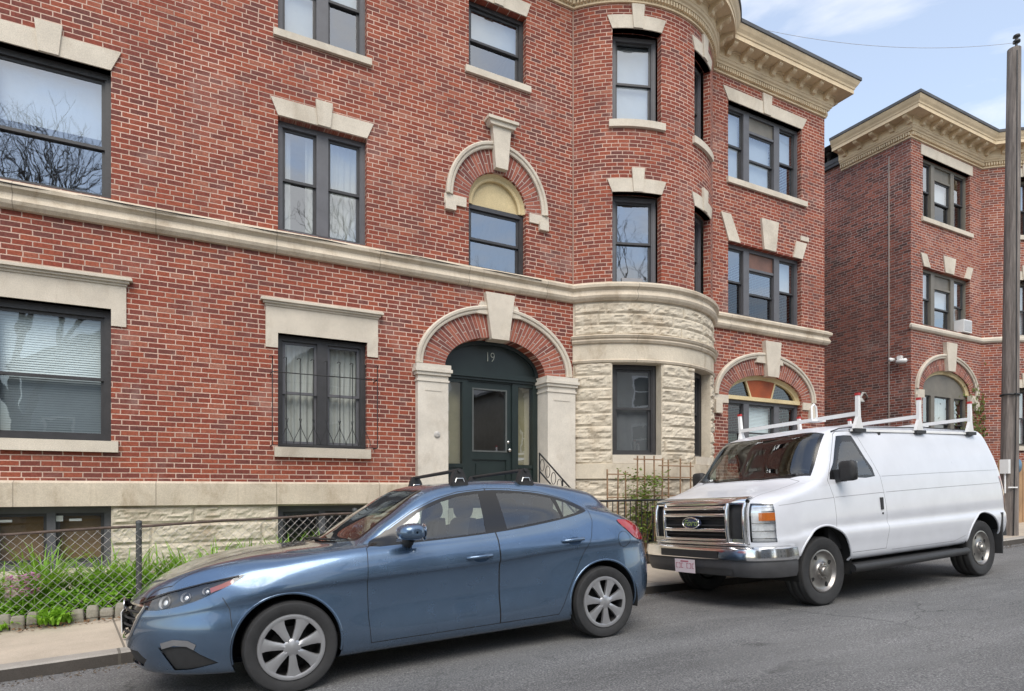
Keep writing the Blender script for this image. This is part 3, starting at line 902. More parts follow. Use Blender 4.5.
# ---- entrance
dc = (3.68 + 5.54) / 2
q = MB(); arch_ring(q, dc, 3.38, 0.93, 0.56, 1.40, 1.02, FLAT, n=60); q.build('brick_arch', M_VOUSS, bld)
q = MB(); arch_sweep(q, dc + 0.02, 3.40, 1.335, 0.945, MOULD, FLAT, n=60); q.build('label_moulding', M_LIME, bld)
keystone(4.63, 3.90, 4.66, 0.32, 0.54, 0.10)
q = MB(); strip(q, ((4.63 - 0.42, 4.30), (4.63 + 0.42, 4.30)), ((4.63 - 0.34, 4.50), (4.63 + 0.34, 4.50)), -0.05, 0.06, FLAT); q.build('keystone', M_LIME, bld)
for (a, b) in ((3.185, 3.69), (5.53, 6.10)):
    q = MB()
    q.box((a, YF - 0.12, 0.3), (b, YF + 0.30, 3.10))
    q.box((a + 0.12, YF - 0.128, 2.955), (b - 0.12, YF - 0.1, 2.985))
    pil = q.build('pilaster', M_PAINTSTONE, bld)
    q = MB()
    for e, z0_, z1_ in ((0.015, 3.10, 3.13), (0.0, 3.13, 3.20), (0.03, 3.20, 3.25), (0.055, 3.25, 3.30), (0.035, 3.30, 3.37)):
        q.box((a - e, YF - 0.12 - e, z0_), (b + e, YF + 0.28, z1_))
    q.build('capital', M_PAINTSTONE, pil)
q = MB()
YD = YF + 0.25
box = lambda a, b, y0=0.0, y1=0.09: q.box((a[0], YD + y0, a[1]), (b[0], YD + y1, b[1]))
zf = 1.10
box((3.68, zf), (3.80, 3.30)); box((5.44, zf), (5.54, 3.30), -0.02); box((4.09, zf), (4.19, 3.26)); box((5.03, zf), (5.15, 3.26))
box((3.68, 3.26), (5.54, 3.40), -0.03); box((3.68, 3.30), (5.54, 3.335), -0.06, 0); box((4.19, 3.235), (5.03, 3.262), 0.01)
for a, b in ((3.80, 4.09), (5.15, 5.44)):
    box((a, zf), (b, 1.78), 0.02, 0.06); box((a, 1.78), (b, 1.84), 0.0, 0.09); box((a, 3.20), (b, 3.26), 0.0)
    box((a + 0.06, 1.22), (b - 0.06, 1.70), 0.008, 0.03)
# solid arched panel over the transom
pp = [(dc - 0.93*cos(pi*k/32), 3.40 + 0.535*sin(pi*k/32)) for k in range(33)]
q.face([(x, YD + 0.02, z) for x, z in pp][::-1])
arch_sweep(q, dc, 3.40, 0.87, 0.475, [(0, -0.27), (0, -0.23), (0.06, -0.22), (0.061, -0.28)], FLAT)
dfr = q.build('entrance_frame', M_GREEN, bld)
for a, b in ((3.80, 4.09), (5.15, 5.44)):
    q = MB(); q.face([(a, YD + 0.05, 1.84), (b, YD + 0.05, 1.84), (b, YD + 0.05, 3.20), (a, YD + 0.05, 3.20)]); q.build('pane', M_GLASS, dfr)
q = MB()
box((4.19, zf), (4.29, 3.235), 0.03); box((4.93, zf), (5.03, 3.235), 0.03); box((4.29, 3.12), (4.93, 3.235), 0.03); box((4.29, 1.92), (4.93, 2.06), 0.03); box((4.29, zf), (4.93, 1.32), 0.03)
box((4.29, 1.32), (4.93, 1.92), 0.055, 0.08); box((4.36, 1.40), (4.86, 1.84), 0.04, 0.06)
door = q.build('door', M_GREEN, bld)
q = MB()
for a, b in ((3.80, 4.09), (5.15, 5.44)): q.box((a - .05, YD + 0.22, 1.3), (b + .05, YD + 0.24, 3.3))
q.build('vestibule_wall', M_VEST, bld)
q = MB(); q.face([(4.29, YD + 0.06, 2.06), (4.93, YD + 0.06, 2.06), (4.93, YD + 0.06, 3.12), (4.29, YD + 0.06, 3.12)]); q.build('pane', M_GLASS, door)
q = MB(); mf = simple('pale_glazing_bead', (0.085, 0.095, 0.092), 0.5)
for a, b in (((4.28, 2.05), (4.305, 3.13)), ((4.915, 2.05), (4.94, 3.13)), ((4.305, 3.105), (4.915, 3.13)), ((4.305, 2.05), (4.915, 2.075))): box(a, b, 0.02, 0.055)
q.build('glazing_bead', mf, door)
M_STEEL = simple('brushed_steel', (0.62, 0.62, 0.60), 0.25, metal=1.0)
q = MB()
q.lathe([(0.0, -0.075), (0.026, -0.07), (0.032, -0.05), (0.02, -0.03), (0.012, -0.02), (0.012, 0.0), (0.03, 0.0)], lambda x, y, z: (4.972 + x, YD + 0.03 + y, 2.09 + z), 16)
q.lathe([(0.0, -0.015), (0.026, -0.012), (0.028, 0.0)], lambda x, y, z: (4.972 + x, YD + 0.03 + y, 2.23 + z), 16)
q.build('knob', M_STEEL, door)
def text_mesh(name, s, size, M4, mat, parent, extrude=0.004, shear=0.0, bold=0.0):
    cu = bpy.data.curves.new(name + '_curve', 'FONT'); cu.body = s; cu.size = size; cu.extrude = extrude
    cu.align_x = 'CENTER'; cu.align_y = 'CENTER'; cu.shear = shear; cu.offset = bold
    o = bpy.data.objects.new('tmp', cu); col.objects.link(o)
    dg = bpy.context.evaluated_depsgraph_get(); dg.update()
    me = bpy.data.meshes.new_from_object(o.evaluated_get(dg))
    bpy.data.objects.remove(o); bpy.data.curves.remove(cu)
    me.name = name; me.transform(M4); me.materials.clear(); me.materials.append(mat)
    return link(name, me, parent)
M_GOLD = simple('aged_gilt', (0.42, 0.43, 0.36), 0.4)
text_mesh('house_number', '19', 0.235, Matrix.Translation((4.61, YD + 0.012, 3.665)) @ Matrix.Rotation(radians(90), 4, 'X') @ Matrix.Scale(0.8, 4, (1,0,0)), M_GOLD, dfr, bold=-0.004)
# round paper scrap and a bell plate on the left pilaster
q = MB(); q.lathe([(0.0, -0.01), (0.05, -0.01), (0.055, 0.0)], lambda x, y, z: (3.50 + x, YF - 0.121 + y, 2.27 + z), 20)
q.build('entry_plaque', simple('worn_plaque', (0.42, 0.40, 0.37), 0.6, var=0.5, scale=30), bld)
# porch platform and steps
q = MB()
q.box((3.70, YF - 0.30, 0.0), (5.53, YF + 0.6, 1.10))
for k in range(5):
    q.box((3.72, YF - 0.30 - 0.28*(k+1), 0.0), (5.51, YF - 0.301 - 0.28*k, 1.10 - 0.175*(k+1)))
q.build('entrance_steps', M_LIME, bld)

# ---- bow windows
for ss, z0, z1, sh, lo in ((W1S, 2.02, 3.64, 'screen', M_GLASS1), (W2S, 2.02, 3.64, 'screen', M_GLASS1), (W1S, 5.06, 6.65, 'none', M_GLASS), (W2S, 5.06, 6.65, 'half', M_GLASSD), (W1S, 7.91, 9.53, 'shade', M_GLASS), (W2S, 7.91, 9.53, 'none', M_GLASSD)):
    w, L, W, H = make_window(bld, BOW, *ss, z0, z1, fw=0.06, trim=M_FRAME2 if z0 > 5 else M_FRAME, shade=sh, glass_lo=lo, depth=0.20, rail=0.5 if z0 > 3 else 0.53)
    # flat head and sill blocks fill the sliver between the bow and the straight frame
    if z0 > 3:
        key_lintel(w, BOW, *ss, z1, z1 + 0.235, 0.09, 0.20, z1 + 0.42, n=8)
    if z0 > 7: sill(w, BOW, ss[0] - 0.06, ss[1] + 0.06, z0 - 0.125, z0, n=10)
    if z0 < 3:
        sill(w, BOW, ss[0] - 0.0, ss[1] + 0.0, 1.87, 2.02, proud=0.03, n=10)
    if sh == 'none' and 5 < z0 < 6:
        u = MB(); u.box((W*0.25, 0.03, 0.04), (W*0.72, 0.13, 0.17), 0, lambda x, y, z: L(x, z, y)); u.build('window_air_conditioner', simple('grey_plastic', (0.30, 0.30, 0.31), 0.5), w)

# ---- right wall windows
TRI = ((0, 0.285), (0.285, 0.70), (0.70, 1))
w, *_ = make_window(bld, FLAT, *RX, 7.89, 9.50, bays=TRI, trim=M_FRAME2, fw=0.06, mull=0.17, shade=('shade', 'shade', 'half'), panel=(1, 0.22, M_FRAME3))
sill(w, FLAT, RX[0] - 0.05, RX[1] + 0.14, 7.775, 7.89); key_lintel(w, FLAT, *RX, 9.50, 9.76, 0.16, 0.25, 9.93)
w, *_ = make_window(bld, FLAT, *RX, 5.07, 6.575, bays=TRI, trim=M_FRAME2, fw=0.06, mull=0.17, shade=('none', 'none', 'half'), glass_lo=M_GLASSD, panel=(1, 0.25, M_BROWNP))
for (xb0, xb1, xt0, xt1, z0_, z1_) in ((9.965, 10.30, 9.74, 10.02, 6.58, 7.13), (11.0, 11.36, 10.91, 11.45, 6.58, 7.23), (11.95, 12.25, 12.05, 12.40, 6.58, 6.95)):
    q = MB(); strip(q, ((xb0, z0_), (xb1, z0_)), ((xt0, z1_), (xt1, z1_)), -0.12, 0.05 if xb0 > 10.5 and xb0 < 11.5 else 0.03, FLAT); q.build('keystone', M_LIME, w)
q = MB(); q.box((12.20, YF - 0.03, 7.0), (12.46, YF + 0.05, 7.10)); q.build('stone_patch', M_LIME, bld)
w, L, W, H = make_window(bld, FLAT, *RX, 1.95, 3.33, bays=TRI, trim=M_FRAME2, fw=0.07, mull=0.16, shade=('none', 'blind', 'none'), glass_up=M_GLASS1)
rc_, rh = (RX[0] + RX[1]) / 2, (RX[1] - RX[0]) / 2
q = MB()
q.box((RX[0], YF + 0.04, 3.31), (RX[1], YF + 0.2, 3.39))
arch_sweep(q, rc_, 3.37, rh - 0.09, 0.41, [(0, -0.17), (0, -0.10), (0.04, -0.09), (0.092, -0.05), (0.093, -0.17)], FLAT)
q.build('fanlight_frame', M_CREAM, w)
q = MB()
pa = [(rc_ - (rh-0.05)*cos(pi*k/30), 3.38 + 0.44*sin(pi*k/30)) for k in range(31)]
q.face([FLAT(x, z, 0.15) for x, z in pa][::-1])
q.build('pane', M_GLASSD, w)
q = MB(); strip(q, ((rc_ - 0.34, 3.385), (rc_ + 0.28, 3.385)), ((rc_ - 0.52, 3.78), (rc_ + 0.42, 3.80)), -0.14, -0.115, FLAT)
q.build('fanlight_panel', M_ORANGE, w)
q = MB()
for a, b in ((-0.34, -0.52), (0.28, 0.42)): strip(q, ((rc_ + a - 0.02, 3.385), (rc_ + a + 0.02, 3.385)), ((rc_ + b - 0.02, 3.79), (rc_ + b + 0.02, 3.79)), -0.14, -0.105, FLAT)
q.build('fanlight_bars', M_CREAM, w)
q = MB(); arch_ring(q, rc_, 3.37, rh, 0.50, 1.47, 0.88, FLAT, n=60); q.build('brick_arch', M_VOUSS, bld)
q = MB(); arch_sweep(q, rc_, 3.37, 1.45, 0.86, MOULD, FLAT, n=60)
for sg in (-1, 1):
    x = rc_ + sg*1.36
    q.box((x - 0.2, YF - 0.03, 3.20), (x + 0.2, YF + 0.05, 3.365)); q.box((x + sg*0.1 - 0.09, YF - 0.07, 2.98), (x + sg*0.1 + 0.09, YF + 0.05, 3.25))
q.build('label_moulding', M_LIME, bld)
keystone(11.22, 3.84, 4.60, 0.34, 0.50, 0.10)
q = MB(); strip(q, ((11.16 - 0.42, 4.12), (11.16 + 0.42, 4.12)), ((11.16 - 0.34, 4.34), (11.16 + 0.34, 4.34)), -0.05, 0.06, FLAT); q.build('keystone', M_LIME, bld)

# ---- basement windows
for ss, z1, sh in ((AX, 1.199, True), (BX, 1.174, False)):
    M = lambda s, z, d=0: (s, YF + 0.005 + d, z)
    w, L, W, H = make_window(bld, M, *ss, 0.42, z1, bays=TWO, fw=0.07, mull=0.09, trim=M_FRAME2, depth=0.16, glass_up=M_GLASS1, rail=0.04)
    if sh:
        u = MB(); u.box((0.08, 0.14, 0.05), (W - 0.08, 0.15, H - 0.08), 0, lambda x, y, z: L(x, z, y)); u.build('brown_paper_blind', M_TANB, w)
        u = MB()
        for a, b in ((W*0.52, 0.09), (W*0.64, 0.13), (W*0.1, 0.12)): u.box((a, -0.001, H - 0.19), (a + b, 0.012, H - 0.14 + (0.02 if b < 0.1 else -0.02)), 0, lambda x, y, z: L(x, z, y + 0.012))
        u.build('paper_label', M_WHITEP, w)
M = BOW
w, L, W, H = make_window(bld, BOW, -0.75, 0.35, 0.35, 1.02, bays=TWO, fw=0.06, mull=0.08, depth=0.24, glass_lo=M_GLASSD, rail=0.05)

# ---- window guard of iron bars on the first floor window
q = MB()
gy = YF - 0.22
for z in (2.02, 3.03): q.tube([(BX[0] - 0.10, YF, z), (BX[0] - 0.10, gy, z), (BX[1] + 0.10, gy, z), (BX[1] + 0.10, YF, z)], 0.008, 6)
nb = 9
for k in range(nb):
    x = BX[0] - 0.10 + (BX[1] - BX[0] + 0.20)*k/(nb-1)
    top = [(x, gy, 3.03), (x, gy, 3.20), (x, gy - 0.02, 3.235), (x - 0.03, gy - 0.03, 3.24), (x - 0.045, gy - 0.02, 3.22)]
    q.tube([(x, gy, 2.02)] + top, 0.007, 6)
for k in range(14):
    x0 = BX[0] + (BX[1]-BX[0])*(k + 0.5)/14
    q.tube([(x0 + 0.045*cos(a*0.8)*(1 if k % 2 else -1), gy, 2.05 + 0.07*a) for a in range(6)], 0.005, 5)
q.build('window_guard', M_IRON, bld)
# thin cable clipped along the belt course, dark downpipe-like conduit and joint at the bow
q = MB()
q.tube([(XW + 0.2*k, YF - 0.128 - 0.012*sin(k*0.7), 5.005 - 0.012*abs(sin(k*0.45))) for k in range(int((CL - 0.4 - XW)/0.2))], 0.007, 5)
q.build('cable', M_IRON, bld)
q = MB(); q.box((CL - 0.012, YF - 0.012, 5.06), (CL + 0.012, YF + 0.01, 9.97)); q.build('mortar_joint', simple('pale_sealant', (0.33, 0.22, 0.17), 0.8), bld)
# entrance hand rails (iron, sloping down the steps)
for xr in (5.27,):
    q = MB()
    a, b = Vector((xr, YF - 0.28, 2.02)), Vector((xr, YF - 1.72, 1.12))
    for dz in (0.0, -0.30): q.tube([a + Vector((0,0,dz)), b + Vector((0,0,dz))], 0.014, 8)
    for t in (0.0, 0.5, 1.0):
        p = a.lerp(b, t); q.tube([p, (p.x, p.y, p.z - 0.92)], 0.013, 8)
    for k in range(8):
        p = a.lerp(b, (k + 0.5)/8)
        q.tube([p + Vector((0, 0.07*cos(t*pi/5), -0.15 + 0.10*sin(t*pi/5))) for t in range(11)], 0.006, 5)
    q.build('handrail', M_IRON, bld)
# ---------------------------------------------------------------- vehicles: lofted body shell, cut into panels
from mathutils.bvhtree import BVHTree
from mathutils.interpolate import poly_3d_calc

def catmull(P, m):
    """dense points through a list of 3D points (centripetal-like, chord limited)"""
    out = []
    n = len(P)
    for i in range(n - 1):
        p0 = P[i-1] if i > 0 else P[i]*2 - P[i+1]
        p3 = P[i+2] if i + 2 < n else P[i+1]*2 - P[i]
        p1, p2 = P[i], P[i+1]
        t = [0.0]
        for a, b in ((p0, p1), (p1, p2), (p2, p3)): t.append(t[-1] + max(1e-4, (b-a).length**0.5))
        for k in range(m):
            u = t[1] + (t[2]-t[1])*k/m
            A1 = p0*((t[1]-u)/(t[1]-t[0])) + p1*((u-t[0])/(t[1]-t[0]))
            A2 = p1*((t[2]-u)/(t[2]-t[1])) + p2*((u-t[1])/(t[2]-t[1]))
            A3 = p2*((t[3]-u)/(t[3]-t[2])) + p3*((u-t[2])/(t[3]-t[2]))
            B1 = A1*((t[2]-u)/(t[2]-t[0])) + A2*((u-t[0])/(t[2]-t[0]))
            B2 = A2*((t[3]-u)/(t[3]-t[1])) + A3*((u-t[1])/(t[3]-t[1]))
            out.append(B1*((t[2]-u)/(t[2]-t[1])) + B2*((u-t[1])/(t[2]-t[1])))
    out.append(P[-1].copy())
    return out

class Shell:
    """half of a vehicle body (y >= 0); regions are cut out of it by outlines seen along one axis"""
    def __init__(self, rows, xs, plan, lean, m=6):
        R = [(pchip([(k[0], k[1]) for k in r]), pchip([(k[0], k[2]) for k in r])) for r in rows]
        grid = []
        for x in xs:
            p = plan(x); P = []
            for fy, fz in R:
                y, z = fy(x)*p, fz(x)
                P.append(Vector((x + lean(x, z), max(0.0, y), z)))
            grid.append(catmull(P, m))
        for g in grid:
            for v in g: v.y = max(0.0, v.y)
        self.bm = bmesh.new()
        V = [[self.bm.verts.new(p) for p in g] for g in grid]
        for a, b in zip(V, V[1:]):
            for i in range(len(a) - 1):
                try: self.bm.faces.new((a[i], b[i], b[i+1], a[i+1]))
                except ValueError: pass
        bmesh.ops.remove_doubles(self.bm, verts=self.bm.verts, dist=0.0002)
        bmesh.ops.dissolve_degenerate(self.bm, edges=self.bm.edges, dist=0.0001)
        bmesh.ops.recalc_face_normals(self.bm, faces=self.bm.faces)
        self.bm.normal_update()
        c = max(self.bm.faces, key=lambda f: f.calc_center_median().y)
        if c.normal.y < 0: bmesh.ops.reverse_faces(self.bm, faces=self.bm.faces); self.bm.normal_update()
        self.reg = self.bm.faces.layers.int.new('region')
        src = self.bm.copy(); src.verts.ensure_lookup_table(); src.faces.ensure_lookup_table(); src.normal_update()
        self.bvh = BVHTree.FromBMesh(src)
        self.sf = [([v.co.copy() for v in f.verts], [v.normal.copy() for v in f.verts]) for f in src.faces]
        # normals at the centre line must not lean sideways
        src.free()
    def normal(self, p):
        c, n, i, d = self.bvh.find_nearest(p)
        cs, ns = self.sf[i]
        r = None
        for k in range(1, len(cs) - 1):
            A, B, C = cs[0], cs[k], cs[k+1]
            m_ = (B-A).cross(C-A); d_ = m_.dot(m_)
            if d_ < 1e-16: continue
            wb = (c-A).cross(C-A).dot(m_)/d_; wc = (B-A).cross(c-A).dot(m_)/d_
            if wb > -.02 and wc > -.02 and wb + wc < 1.02:
                r = ns[0]*(1-wb-wc) + ns[k]*wb + ns[k+1]*wc; break
        if r is None:
            r = ns[min(range(len(cs)), key=lambda q: (cs[q]-c).length)].copy()
        if p.y < 0.001: r.y = 0
        return r.normalized() if r.length > 1e-6 else n
    def hit_y(self, x, z):
        h = self.bvh.ray_cast(Vector((x, 3, z)), Vector((0, -1, 0)))
        return h[0].y if h[0] else 0.8
    def hit_x(self, y, z):
        h = self.bvh.ray_cast(Vector((-4, y, z)), Vector((1, 0, 0)))
        return h[0].x if h[0] else 0
    def hit_z(self, x, y):
        h = self.bvh.ray_cast(Vector((x, y, 4)), Vector((0, 0, -1)))
        return h[0].z if h[0] else 1
    def cut(self, poly, ax, rid, cond=lambda c: True, keep=()):
        """cut the outline into the shell along axis ax, and number the faces inside"""
        i, j = [(1, 2), (0, 2), (0, 1)][ax]
        lo = (min(p[0] for p in poly) - 0.01, min(p[1] for p in poly) - 0.01); hi = (max(p[0] for p in poly) + 0.01, max(p[1] for p in poly) + 0.01)
        for a, b in zip(poly, poly[1:] + poly[:1]):
            e0 = (min(a[0], b[0]) - 0.06, min(a[1], b[1]) - 0.06); e1 = (max(a[0], b[0]) + 0.06, max(a[1], b[1]) + 0.06)
            fs = []
            for f in self.bm.faces:
                c = f.calc_center_median()
                if not cond(c): continue
                us = [v.co[i] for v in f.verts]; vs = [v.co[j] for v in f.verts]
                if max(us) < e0[0] or min(us) > e1[0] or max(vs) < e0[1] or min(vs) > e1[1]: continue
                fs.append(f)
            if not fs: continue
            co = Vector((0,0,0)); co[i] = a[0]; co[j] = a[1]
            no = Vector((0,0,0)); no[i] = -(b[1]-a[1]); no[j] = b[0]-a[0]
            if no.length < 1e-9: continue
            geom = list({e for f in fs for e in f.edges}) + list({v for f in fs for v in f.verts}) + fs
            bmesh.ops.bisect_plane(self.bm, geom=geom, dist=1e-5, plane_co=co, plane_no=no.normalized())
        for f in self.bm.faces:
            c = f.calc_center_median()
            if not cond(c): continue
            if f[self.reg] in keep: continue
            if inside((c[i], c[j]), poly): f[self.reg] = rid
    def finish(self):
        bmesh.ops.remove_doubles(self.bm, verts=self.bm.verts, dist=0.0003)
        bmesh.ops.dissolve_degenerate(self.bm, edges=self.bm.edges, dist=0.0002)
    def take(self, rids, name, mats, parent, side=1, both=False, off=0.0, slot=None):
        """faces of the regions as one object; side -1 is the y < 0 twin"""
        rs = set(rids); mb = MB(); nrm = []
        for sd in ((1, -1) if both else (side,)):
            idx = {}; base = len(mb.v)
            for f in self.bm.faces:
                r = f[self.reg]
                if r not in rs: continue
                ids = []
                for v in f.verts:
                    if v not in idx:
                        n = self.normal(v.co)
                        idx[v] = len(mb.v)
                        p = v.co + n*off
                        mb.v.append((p.x, p.y*sd, p.z)); nrm.append((n.x, n.y*sd, n.z))
                    ids.append(idx[v])
                mb.f.append(tuple(ids if sd > 0 else ids[::-1])); mb.uv.append(None)
                mb.m.append((slot or {}).get(r, 0)); mb.s.append(True)
        if not mb.f: return None
        me = bpy.data.meshes.new(name); me.from_pydata(mb.v, [], mb.f)
        for m in (mats if isinstance(mats, (list, tuple)) else [mats]): me.materials.append(m)
        me.polygons.foreach_set('material_index', mb.m); me.polygons.foreach_set('use_smooth', mb.s)
        me.update()
        me.normals_split_custom_set_from_vertices(nrm)
        return link(name, me, parent)
def inside(p, poly):
    x, y = p; r = False
    for (x0, y0), (x1, y1) in zip(poly, poly[1:] + poly[:1]):
        if (y0 > y) != (y1 > y) and x < (x1-x0)*(y-y0)/(y1-y0) + x0: r = not r
    return r
def inset(poly, d):
    """move every edge of a polygon inwards by d"""
    n = len(poly)
    area = sum(a[0]*b[1]-b[0]*a[1] for a, b in zip(poly, poly[1:]+poly[:1]))
    s = 1 if area > 0 else -1
    out = []
    for k in range(n):
        p0, p1, p2 = poly[k-1], poly[k], poly[(k+1) % n]
        e1 = Vector((p1[0]-p0[0], p1[1]-p0[1])).normalized(); e2 = Vector((p2[0]-p1[0], p2[1]-p1[1])).normalized()
        n1 = Vector((-e1.y, e1.x))*s; n2 = Vector((-e2.y, e2.x))*s
        b = n1 + n2
        b = b / max(0.3, b.dot(n1)) if b.length > 1e-6 else n1
        out.append((p1[0] + b.x*d, p1[1] + b.y*d))
    return out
def circle(cx, cz, r, n=32, flat=None):
    P = [(cx + r*cos(2*pi*k/n), cz + r*sin(2*pi*k/n)) for k in range(n)]
    return P
def smooth_poly(P, m=4):
    n = len(P); out = []
    for i in range(n):
        p0, p1, p2, p3 = [Vector((*P[(i+k) % n], 0)) for k in (-1, 0, 1, 2)]
        for k in range(m):
            t = k/m
            q = 0.5*((2*p1) + (p2-p0)*t + (2*p0-5*p1+4*p2-p3)*t*t + (3*p1-p0-3*p2+p3)*t**3)
            out.append((q.x, q.y))
    return out

def paint(name, c, flake=0.0, rough=0.32, dirt=0.06, metal=0.0, coat=1.0):
    t = NT(name); p = t.obj()
    k = t.ramp(t.noise(p, 3.0, 5, 0.6), [(0.3, 1-dirt), (0.7, 1+dirt)])
    cc = t.mix(1.0, c, k, 'MULTIPLY')
    s = t.n('ShaderNodeSeparateXYZ'); t.l(p, s.inputs[0])
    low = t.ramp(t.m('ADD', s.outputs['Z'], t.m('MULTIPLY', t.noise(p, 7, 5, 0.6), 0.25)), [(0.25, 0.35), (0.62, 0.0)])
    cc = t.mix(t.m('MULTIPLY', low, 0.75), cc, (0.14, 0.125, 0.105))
    rg = t.ramp(t.noise(p, 9.0, 5, 0.65), [(0.3, rough*0.85), (0.7, rough*1.2)])
    t.set(Base_Color=cc, Roughness=rg, Metallic=metal, Coat_Weight=coat, Coat_Roughness=0.045, Specular_IOR_Level=0.5)
    t.bump(t.noise(p, 2.2, 2, 0.4), 0.06, 0.02)
    return t.mat
M_BLUE = paint('steel_blue_car_paint', (0.105, 0.168, 0.262), rough=0.24, metal=0.72)
M_WHITE = paint('white_van_paint', (0.60, 0.615, 0.655), dirt=0.04, coat=0.45)
M_BLACKG = simple('gloss_black_trim', (0.012, 0.012, 0.013), 0.18)
M_BLACKP = simple('black_plastic', (0.022, 0.022, 0.023), 0.6, var=0.2, scale=20)
M_RUBBER = simple('tyre_rubber', (0.026, 0.026, 0.027), 0.78, var=0.25, scale=14, bump=0.1)
M_CHROME = simple('chrome', (0.80, 0.80, 0.80), 0.12, metal=1.0, var=0.04)
M_ALLOY = simple('silver_wheel_paint', (0.47, 0.47, 0.48), 0.33, metal=0.75, var=0.1)
M_STEELW = simple('worn_chrome_wheel', (0.34, 0.32, 0.30), 0.36, metal=1.0, var=0.25, scale=10)
M_WELL = simple('wheel_well', (0.010, 0.010, 0.010), 0.9)
M_SEAT = simple('grey_seat_fabric', (0.030, 0.030, 0.032), 0.9, var=0.2, scale=10)
M_RED = NT('red_lamp_lens').set(Base_Color=(0.32, 0.012, 0.016), Roughness=0.12, Coat_Weight=0.8)
M_AMBER = NT('amber_lens').set(Base_Color=(0.55, 0.14, 0.015), Roughness=0.15, Coat_Weight=0.8)
M_REDL = NT('red_reflector').set(Base_Color=(0.30, 0.05, 0.03), Roughness=0.15, Coat_Weight=0.8)
M_LENS = glass_mat('lamp_lens', (0.96, 0.97, 0.97), 0.02, wavy=0.0)
M_REFL = simple('lamp_reflector', (0.86, 0.86, 0.87), 0.34, metal=0.6, var=0.2, scale=25)
M_LAMPH = simple('dark_lamp_housing', (0.025, 0.025, 0.028), 0.25, metal=0.2)

def tyre_prof(r, rim, w):
    h = w/2
    return [(rim - 0.004, -h*0.78), (rim + 0.012, -h*0.92), (r*0.80 + rim*0.20, -h*1.02), (r*0.97, -h*0.98), (r - 0.012, -h*0.86), (r, -h*0.72), (r, -h*0.40), (r - 0.006, -h*0.38), (r - 0.006, -h*0.33), (r, -h*0.31),
            (r, h*0.31), (r - 0.006, h*0.33), (r - 0.006, h*0.38), (r, h*0.40), (r, h*0.72), (r - 0.012, h*0.86), (r*0.97, h*0.98), (rim + 0.012, h*0.92), (rim - 0.004, h*0.78)]
def wheel(parent, x, y, z, r, rim, w, side, kind):
    """side -1: outer face towards y < 0"""
    e = empty('wheel', (x, y, z)); e.parent = parent
    M = lambda a, b, c: (a, b, c)
    q = MB(); q.lathe(tyre_prof(r, rim, w), M, 56); q.build('tyre', M_RUBBER, e)
    q = MB()
    o = side*w/2          # outer plane
    s = side
    # barrel, seen between the spokes
    q.lathe([(rim, o*0.85), (rim - 0.012, o*0.80), (rim - 0.025, o*0.6), (rim - 0.03, -o*0.8), (0.05, -o*0.8)], M, 48, 1)
    q.lathe([(rim*0.62, o*0.15), (rim*0.62, -o*0.1), (0.0, -o*0.1)], M, 40, 2)
    q.lathe([(0.0, o*0.17), (rim*0.62, o*0.15)], M, 40, 2)
    if kind == 'cover':
        # plastic wheel cover, seven broad forked spokes
        q.lathe([(rim + 0.006, o*0.86), (rim + 0.002, o*0.97), (rim - 0.012, o*1.0), (rim - 0.026, o*0.95), (rim - 0.028, o*0.86)], M, 56, 0)
        n = 7
        for k in range(n):
            a = 2*pi*k/n + 0.25
            def P(rr, da, d): return (rr*cos(a+da), o*d, rr*sin(a+da))
            rad = [(0.045, 0.44, 1.00), (0.085, 0.29, 0.985), (0.13, 0.23, 0.965), (rim - 0.05, 0.225, 0.955), (rim - 0.010, 0.265, 0.96)]
            L_ = [P(rr, -da, d*0.96) for rr, da, d in rad]; Rr = [P(rr, da, d*0.96) for rr, da, d in rad]
            C_ = [P(rr, 0, d*1.0 + (0.05 if rr < 0.15 else 0.01)) for rr, da, d in rad]
            Lb = [P(rr, -da*1.05, d*0.72) for rr, da, d in rad]; Rb = [P(rr, da*1.05, d*0.72) for rr, da, d in rad]
            rows = [Lb, L_, C_, Rr, Rb]
            q.grid(rows, 0, False, flip=(s > 0))
        q.lathe([(0.0, o*1.06), (0.028, o*1.055), (0.034, o*1.03), (0.052, o*1.02), (0.06, o*0.95)], M, 24, 0)
    else:
        # steel wheel with a bright cover: dished disc, four holes, hub boss
        q.lathe([(rim + 0.008, o*0.86), (rim + 0.006, o*0.95), (rim - 0.008, o*0.97), (rim - 0.018, o*0.90), (rim - 0.03, o*0.72), (rim - 0.045, o*0.66), (0.13, o*0.74), (0.105, o*0.80), (0.10, o*0.84)], M, 56, 0)
        q.lathe([(0.10, o*0.84), (0.092, o*0.92), (0.075, o*0.97), (0.058, o*0.98), (0.055, o*1.16), (0.045, o*1.24), (0.0, o*1.26)], M, 40, 0)
        for k in range(8):
            a = 2*pi*(k + 0.5)/8
            cx_, cz_ = 0.082*cos(a), 0.082*sin(a)
            q.lathe([(0.0, o*1.06), (0.010, o*1.05), (0.012, o*0.9)], lambda p, b, c: (cx_ + p, b, cz_ + c), 8, 0)
        for k in range(4):
            a = 2*pi*k/4 + 0.5
            cx_, cz_ = (rim*0.75)*cos(a), (rim*0.75)*sin(a)
            rows = []
            for rr, d in ((1.0, o*0.705), (0.93, o*0.735), (0.0, o*0.73)):
                rows.append([(cx_ + rr*(0.034*cos(t)*cos(a) - 0.019*sin(t)*sin(a)*-1*0 - 0.022*sin(t)*sin(a)), d, cz_ + rr*(0.034*cos(t)*sin(a) + 0.022*sin(t)*cos(a))) for t in [2*pi*j/16 for j in range(16)]])
            q.grid(rows, 2, False, close=True)
    q.build('rim', [M_ALLOY if kind == 'cover' else M_STEELW, M_BLACKP, M_WELL], e, sharp=40)
    return e
